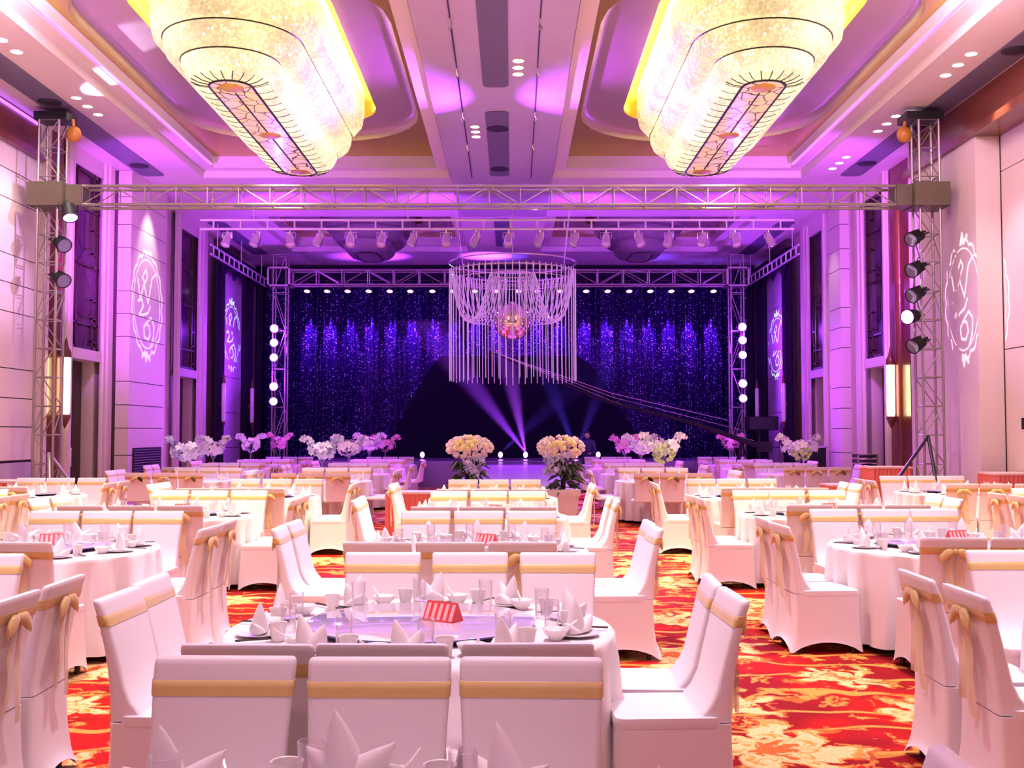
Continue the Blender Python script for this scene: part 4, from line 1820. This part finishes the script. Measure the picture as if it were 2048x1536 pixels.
t = thing('stage_speaker', 'dark loudspeaker cluster hung low by the lilac panel right of the stage', 'speaker', (7.75, 33.2, 1.75))
b = MB()
b.smooth = False
b.box(-.5, .4, -.3, .3, 0, .42)
b.build('cabinet', M['black'], t)
b = MB()
b.tube([(-.1, .1, -1.72), (-.1, .1, 0)], .04, 8)
b.lathe([(.3, -1.75), (.3, -1.72)], 16, (-.1, .1, 0))
b.build('stand', M['blackm'], t)
b = MB()
b.box(-.48, .38, -.315, -.3, .03, .39)
b.build('grille', M['blackm'], t)

# camera crane with a long boom
p0, p1 = at(1520, 893, 28.9), at(985, 705, 28.9)
t = thing('camera_crane', 'long thin camera crane boom slanting across the dark backdrop', 'camera crane', (0, 0, 0))
b = MB()
b.tube([p0, p0.lerp(p1, .25), p0.lerp(p1, .6) + Vector((0, 0, -.25)), p1], [.075, .06, .035, .02], 6)
b.build('boom', M['black'], t)
b = MB()
for dz, e in ((.0, 0), (.16, .05), (.3, .1)):
    q = p0.lerp(p1, .02 + e) + Vector((0, 0, dz + .1))
    mid = p0.lerp(p1, .55) + Vector((0, -.02, -.18 + dz * .7))
    b.tube([q, mid, p1 + Vector((0, 0, .02))], .008, 4)
b.build('stay_cables', M['chrome'], t)
b = MB()
for a in (0, 2.1, 4.2):
    b.tube([(p0.x - .5, p0.y, p0.z + .12), (p0.x - .5 + .5 * math.cos(a), p0.y + .5 * math.sin(a), .0)], .03, 6)
b.build('tripod', M['black'], t)
b = MB()
b.smooth = False
b.box(p0.x - .05, p0.x + .3, p0.y - .12, p0.y + .12, p0.z - .15, p0.z + .12)
b.build('counterweight', M['black'], t)
b = MB()
b.smooth = False
b.box(p1.x - .2, p1.x + .05, p1.y - .1, p1.y + .1, p1.z - .16, p1.z + .02)
b.build('camera_head', M['black'], t)

# ---------------------------------------------------------------- person by the catwalk
def person(x, y, rz):
    me = bpy.data.meshes.new('person')
    V = {'pel': (0, 0, .92), 'bel': (0, .0, 1.08), 'che': (0, .03, 1.28), 'nek': (0, .06, 1.46), 'hd': (0, .09, 1.56), 'tp': (0, .10, 1.66)}
    for s, n in ((-1, 'L'), (1, 'R')):
        V.update({'sh' + n: (s * .17, .04, 1.39), 'el' + n: (s * .24, .10, 1.12), 'wr' + n: (s * .17, .33, 1.06), 'ha' + n: (s * .15, .42, 1.06),
                  'hp' + n: (s * .09, 0, .88), 'kn' + n: (s * .11, .03, .48), 'an' + n: (s * .11, -.02, .08), 'to' + n: (s * .12, .16, .035)})
    ks = list(V)
    E = [('pel', 'bel'), ('bel', 'che'), ('che', 'nek'), ('nek', 'hd'), ('hd', 'tp')]
    for n in 'LR':
        E += [('che', 'sh' + n), ('sh' + n, 'el' + n), ('el' + n, 'wr' + n), ('wr' + n, 'ha' + n), ('pel', 'hp' + n), ('hp' + n, 'kn' + n), ('kn' + n, 'an' + n), ('an' + n, 'to' + n)]
    me.from_pydata([V[k] for k in ks], [(ks.index(a), ks.index(c)) for a, c in E], [])
    o = link('person', me, None, (x, y, 0), rz)
    md = o.modifiers.new('skin', 'SKIN')
    rad = {'pel': .14, 'bel': .135, 'che': .15, 'nek': .055, 'hd': .085, 'tp': .07, 'sh': .075, 'el': .048, 'wr': .034, 'ha': .03, 'hp': .09, 'kn': .06, 'an': .045, 'to': .035}
    for i, k in enumerate(ks):
        r = rad.get(k) or rad[k[:2]]
        sv = me.skin_vertices[0].data[i]
        sv.radius = (r, r)
        sv.use_root = (k == 'pel')
    o.modifiers.new('sub', 'SUBSURF').levels = 2
    o.modifiers['sub'].render_levels = 2
    me.materials.append(M['navy'])
    tag(o, 'person in dark navy clothes standing behind a table by the stage', 'person')
    b = MB()
    b.ball((0, .10, 1.60), .10, 16, 10, .82, 1.0, 1.15)
    b.ball((0, .20, 1.585), .018, 8, 6, .8, 1.2, 1.3)
    b.build('face', M['skin'], o)
    b = MB()
    b.ball((0, .085, 1.63), .105, 16, 10, .88, 1.0, 1.0)
    b.build('hair', M['hair'], o)
    for s in (-1, 1):
        b = MB()
        c = Vector((s * .15, .43, 1.06))
        b.ball(c, .04, 10, 6, .9, 1.2, .5)
        for j in range(4):
            xx = (j - 1.5) * .018
            b.tube([c + Vector((xx, .03, 0)), c + Vector((xx * 1.1, .075, -.005)), c + Vector((xx * 1.1, .10 - .006 * abs(j - 1.5), -.03))], [.0095, .009, .007], 6)
        b.tube([c + Vector((-s * .03, 0, 0)), c + Vector((-s * .055, .03, -.005)), c + Vector((-s * .055, .06, -.012))], [.011, .010, .008], 6)
        b.build('hand', M['skin'], o)


pp = at(1176, 880, 31.6)
person(pp.x + .05, 32.35, R(165))

# ---------------------------------------------------------------- lights
def light(kind, name, loc, energy, col, aim=None, **k):
    d = bpy.data.lights.new(name, kind)
    d.energy = energy
    d.color = col
    for a, v in k.items():
        setattr(d, a, v)
    o = bpy.data.objects.new(name, d)
    COL.objects.link(o)
    o.location = loc
    if aim is not None:
        o.rotation_euler = (Vector(aim) - Vector(loc)).to_track_quat('-Z', 'Y').to_euler()
    return o


PUR = (.34, .035, 1.0)
MAG = (.50, .055, 1.0)
LAV = (.70, .42, 1.0)
WARM = (1, .80, .52)
for cx in (-4.3, 3.83):
    # lamps in the gold discs of the chandeliers
    for y in (16.25, 18.9, 21.55):
        light('SPOT', 'chandelier_lamp', (cx, y, 6.92), 900 if y < 21 else 350, WARM, (cx, y - 1.5, 0), spot_size=R(105), spot_blend=.9, shadow_soft_size=.12)
    # unseen strips added for the yellow recess glow around the crystal bowls
    for e in (-1, 1):
        light('AREA', 'recess_glow_fill', (cx + e * 1.46, 18.9, 8.30), 60, (1, .70, .28), (cx + e * 1.46, 18.9, 12), shape='RECTANGLE', size=.10, size_y=6.4)
# unseen ceiling fill, added to light the near tables
for x in (-4.2, -.4, 3.6):
    light('AREA', 'house_fill_light', (x, 2.5, ZC - .03), 46, (1, .62, .80), (x, 2.5, 0), size=1.2)
    light('AREA', 'house_fill_light', (x, -2.5, ZC - .03), 52, (1, .60, .78), (x, 3, 0), size=1.2)  # fill added behind the camera for faces turned towards it
    for y, e in ((5.6, 1000), (8.9, 1500)):
        light('SPOT', 'house_fill_light', (x, y, ZC - .03), e, (1, .80, .90), (x, y, 0), spot_size=R(64), spot_blend=.9, shadow_soft_size=.2)
for x in (-7, -3.6, -.3, 3.4, 6.9):
    light('SPOT', 'warm_row_fill', (x, 12.7, ZC - .05), 1900, (1, .86, .64), (x, 13.2, 0), spot_size=R(62), spot_blend=.9, shadow_soft_size=.2)  # unseen warm spots added to brighten the middle rows
# wall washers over the padded panels
for x, y, e in ((-8.1, 18.9, 260), (-8.1, 16.9, 200), (-8.0, 25.2, 200), (7.35, 19.6, 260), (7.7, 17.3, 260), (7.5, 27.8, 80)):
    light('SPOT', 'wall_washer', (x, y, ZC - .04), e, (1, .80, .74), (x * 1.09, y, 3.2), spot_size=R(62), spot_blend=.8, shadow_soft_size=.06)
for x, y in ((-8.0, 18), (7.2, 18)):
    light('AREA', 'wall_washer', (x * .8, y - 4, ZC - .03), 110, (1, .62, .88), (x * 1.2, y + 1, 3.5), size=1.0)
# violet washes from the front towers
for x, s in ((XTL + .6, -1), (XTR - .6, 1)):
    light('SPOT', 'tower_wash', (x, GY + .3, 5.5), 900, MAG, (x - s * 1.0, 30, 7.4), spot_size=R(95), spot_blend=.8, shadow_soft_size=.1)
    light('SPOT', 'tower_wash', (x, GY + .3, 5.0), 550, MAG, (x + s * 1.2, 25, 4.8), spot_size=R(70), spot_blend=.8, shadow_soft_size=.1)
    # lavender beam on the near wall
    light('SPOT', 'tower_wash', (-x * .6, GY - .4, 6.2), 3800 if s < 0 else 1500, LAV, (s * 8.7, 19.3 if s < 0 else 17.6, 5.2 if s < 0 else 4.0), spot_size=R(17), spot_blend=.9, shadow_soft_size=.1)
    # violet onto the recess sides by the middle strip
    light('SPOT', 'gantry_wash', (-.3 + s * .2, GY - .3, 6.36), 900, (.42, .05, 1), (-.3 + s * 2.6, GY - 1.2, 8.2), spot_size=R(90), spot_blend=.9, shadow_soft_size=.06)
light('SPOT', 'tower_wash', (XTL + .3, GY - .2, 6.6), 900, (.55, .5, 1), (-6.95, 18.2, 7.75), spot_size=R(22), spot_blend=.5, shadow_soft_size=.05)
# violet stage wash from the ladder truss
for x in (-6, -2, 2, 6):
    light('SPOT', 'stage_wash', (x, 26.2, 6.3), 330, PUR, (x * .9, 30, 7.9), spot_size=R(130), spot_blend=.9, shadow_soft_size=.1)
    light('SPOT', 'table_wash', (x, 31.5, 6.2), 2300, (.48, .07, 1), (x * .95, 25.5, .5), spot_size=R(80), spot_blend=.8, shadow_soft_size=.1)
for s, x in ((-1, RXL), (1, RXR)):
    light('POINT', 'tower_glow', (x - s * .05, RY - .75, 4.8), 130, PUR, shadow_soft_size=.1)
    light('POINT', 'tower_glow', (x - s * .05, RY - .75, 3.2), 130, PUR, shadow_soft_size=.1)
# backdrop lamps
for i, px in enumerate(top_xs):
    p = at(px, 583, 37.1)
    light('SPOT', 'backdrop_beam', (p.x, 37.22, p.z - .12), 1700, (.42, .07, 1), (p.x, 37.75, p.z - 1.6), spot_size=R(25), spot_blend=.9, shadow_soft_size=.04)


# ---- projected monograms (gobo projectors)
def gobo(loc, aim, half, energy, col, strokes, rings, spin=0):
    o = light('SPOT', 'monogram_projector', loc, energy, col, aim, spot_size=R(half * 2.3), spot_blend=.05, shadow_soft_size=0.0)
    o.rotation_euler.rotate_axis('Z', spin)
    d = o.data
    d.use_nodes = True
    t = NT(d)
    em = [n for n in t.nt.nodes if n.type == 'EMISSION'][0]
    tc = t.n('ShaderNodeTexCoord').outputs['Normal']
    sx = t.n('ShaderNodeSeparateXYZ')
    t.L(tc, sx.inputs[0])
    k = 1 / math.tan(R(half))
    zz = t.m('ABSOLUTE', sx.outputs[2])
    u = t.m('MULTIPLY', t.m('DIVIDE', sx.outputs[0], zz), k)
    v = t.m('MULTIPLY', t.m('DIVIDE', sx.outputs[1], zz), k)
    cb = t.n('ShaderNodeCombineXYZ')
    t.L(u, cb.inputs[0])
    t.L(v, cb.inputs[1])
    P = cb.outputs[0]
    best = None
    for pts, w in strokes:
        for a, c in zip(pts[:-1], pts[1:]):
            ba = (c[0] - a[0], c[1] - a[1], 0)
            pa = t.n('ShaderNodeVectorMath', operation='SUBTRACT')
            t.L(P, pa.inputs[0])
            pa.inputs[1].default_value = (*a, 0)
            dt = t.n('ShaderNodeVectorMath', operation='DOT_PRODUCT')
            t.L(pa.outputs[0], dt.inputs[0])
            L2 = ba[0] ** 2 + ba[1] ** 2
            dt.inputs[1].default_value = tuple(q / L2 for q in ba)
            h = t.n('ShaderNodeClamp')
            t.L(dt.outputs['Value'], h.inputs[0])
            sc = t.n('ShaderNodeVectorMath', operation='SCALE')
            sc.inputs[0].default_value = ba
            t.L(h.outputs[0], sc.inputs['Scale'])
            ds = t.n('ShaderNodeVectorMath', operation='DISTANCE')
            t.L(pa.outputs[0], ds.inputs[0])
            t.L(sc.outputs[0], ds.inputs[1])
            e = t.m('SUBTRACT', ds.outputs['Value'], w)
            best = e if best is None else t.m('MINIMUM', best, e)
    ru = t.m('DIVIDE', u, .74)
    r = t.m('SQRT', t.m('ADD', t.m('MULTIPLY', ru, ru), t.m('MULTIPLY', v, v)))
    th = t.m('ARCTAN2', ru, v)
    for rad, w, lobes, amp in rings:
        rr_ = t.m('ADD', t.m('MULTIPLY', t.m('ABSOLUTE', t.m('SINE', t.m('MULTIPLY', th, lobes / 2))), amp), rad) if lobes else rad
        e = t.m('SUBTRACT', t.m('ABSOLUTE', t.m('SUBTRACT', r, rr_)), w)
        best = t.m('MINIMUM', best, e)
    t.L(t.ss(best, .012, -.004), em.inputs['Strength'])
    return o


MONO = [([(-.42, .40), (-.30, .02), (-.14, .34), (.06, .02), (.22, .50), (.40, .62)], .018),
        ([(-.22, .44), (-.06, .62), (.02, .50), (-.10, .36), (-.22, .44)], .016),
        ([(-.40, -.02), (-.22, .04), (-.16, -.08), (-.34, -.26), (-.18, -.24), (.06, -.16), (.16, -.02)], .018),
        ([(-.12, -.46), (-.02, -.36), (.12, -.38), (.18, -.52), (.08, -.64), (-.08, -.62), (-.12, -.46)], .018),
        ([(-.02, -.36), (.20, -.22), (.34, -.34), (.32, -.56), (.20, -.74)], .018),
        ([(-.18, .98), (-.06, .88), (.0, 1.04), (.06, .88), (.18, .98)], .03),
        ([(-.16, -.98), (-.05, -.88), (.0, -1.02), (.05, -.88), (.16, -.98)], .03)]
RINGS = [(.80, .010, 0, 0), (.88, .022, 16, .07)]
gobo((1.5, GY - .5, 5.75), (-8.6, 25.2, 4.7), 6.2, 4200, (.95, .85, 1), MONO, RINGS)
gobo((-1.5, GY - .5, 5.75), (8.1, 19.1, 4.05), 6.6, 2600, (1, .86, .95), MONO, RINGS)
gobo((.4, 25.4, 6.2), (-8.85, 33.8, 4.75), 5.0, 11000, (.55, .95, 1), MONO, RINGS)
gobo((.4, 25.4, 6.2), (8.35, 33.8, 4.45), 5.0, 11000, (.55, .95, 1), MONO, RINGS)

hz = bpy.data.materials.new('stage_haze')
hz.use_nodes = True
nt = hz.node_tree
nt.nodes.remove(nt.nodes['Principled BSDF'])
vsn = nt.nodes.new('ShaderNodeVolumeScatter')
vsn.inputs['Density'].default_value = .035
vsn.inputs['Anisotropy'].default_value = .2
nt.links.new(vsn.outputs[0], nt.nodes['Material Output'].inputs['Volume'])
b = MB()
b.smooth = False
b.box(-5, 4.6, 34.9, 36.4, .85, 5.4)
o = tag(b.build('stage_haze', hz), 'thin violet haze over the stage in front of the black drape', 'haze', kind='stuff')
for px, ax, az, e, c in ((1051, -3.6, 4.6, 1500, (.34, .04, 1)), (1051, -1.0, 5.0, 1300, (.42, .06, 1)), (1001, 1.6, 1.4, 200, (.15, .05, 1)), (1152, -1.6, 4.2, 350, (.10, .05, 1)), (1152, 1.4, 3.6, 250, (.14, .05, 1))):
    p = at(px, 899, 35.5)
    light('SPOT', 'floor_beam', (p.x, 35.30, 1.02), e * 9, c, (p.x + ax, 35.75, 1.05 + az), spot_size=R(17), spot_blend=1, shadow_soft_size=.03)
w = bpy.data.worlds.new('world')
S.world = w
w.use_nodes = True
w.node_tree.nodes['Background'].inputs['Color'].default_value = (.02, .01, .03, 1)
w.node_tree.nodes['Background'].inputs['Strength'].default_value = .3

vs = S.view_settings
vs.view_transform = 'Standard'
vs.look = 'None'
vs.exposure = 0.85
vs.gamma = 1
vs.use_curve_mapping = False
S.cycles.max_bounces = 6
S.cycles.diffuse_bounces = 3
S.cycles.glossy_bounces = 3
S.cycles.volume_bounces = 0
S.cycles.adaptive_threshold = .05
S.cycles.adaptive_min_samples = 16
for m in bpy.data.materials:
    if m.name != 'sconce_diffuser':
        m.cycles.emission_sampling = 'NONE'
S.cycles.transparent_max_bounces = 12
S.cycles.sample_clamp_indirect = 6
S.cycles.caustics_reflective = False
S.cycles.caustics_refractive = False
print('CHAIRS', nchairs, 'OBJ', len(bpy.data.objects))
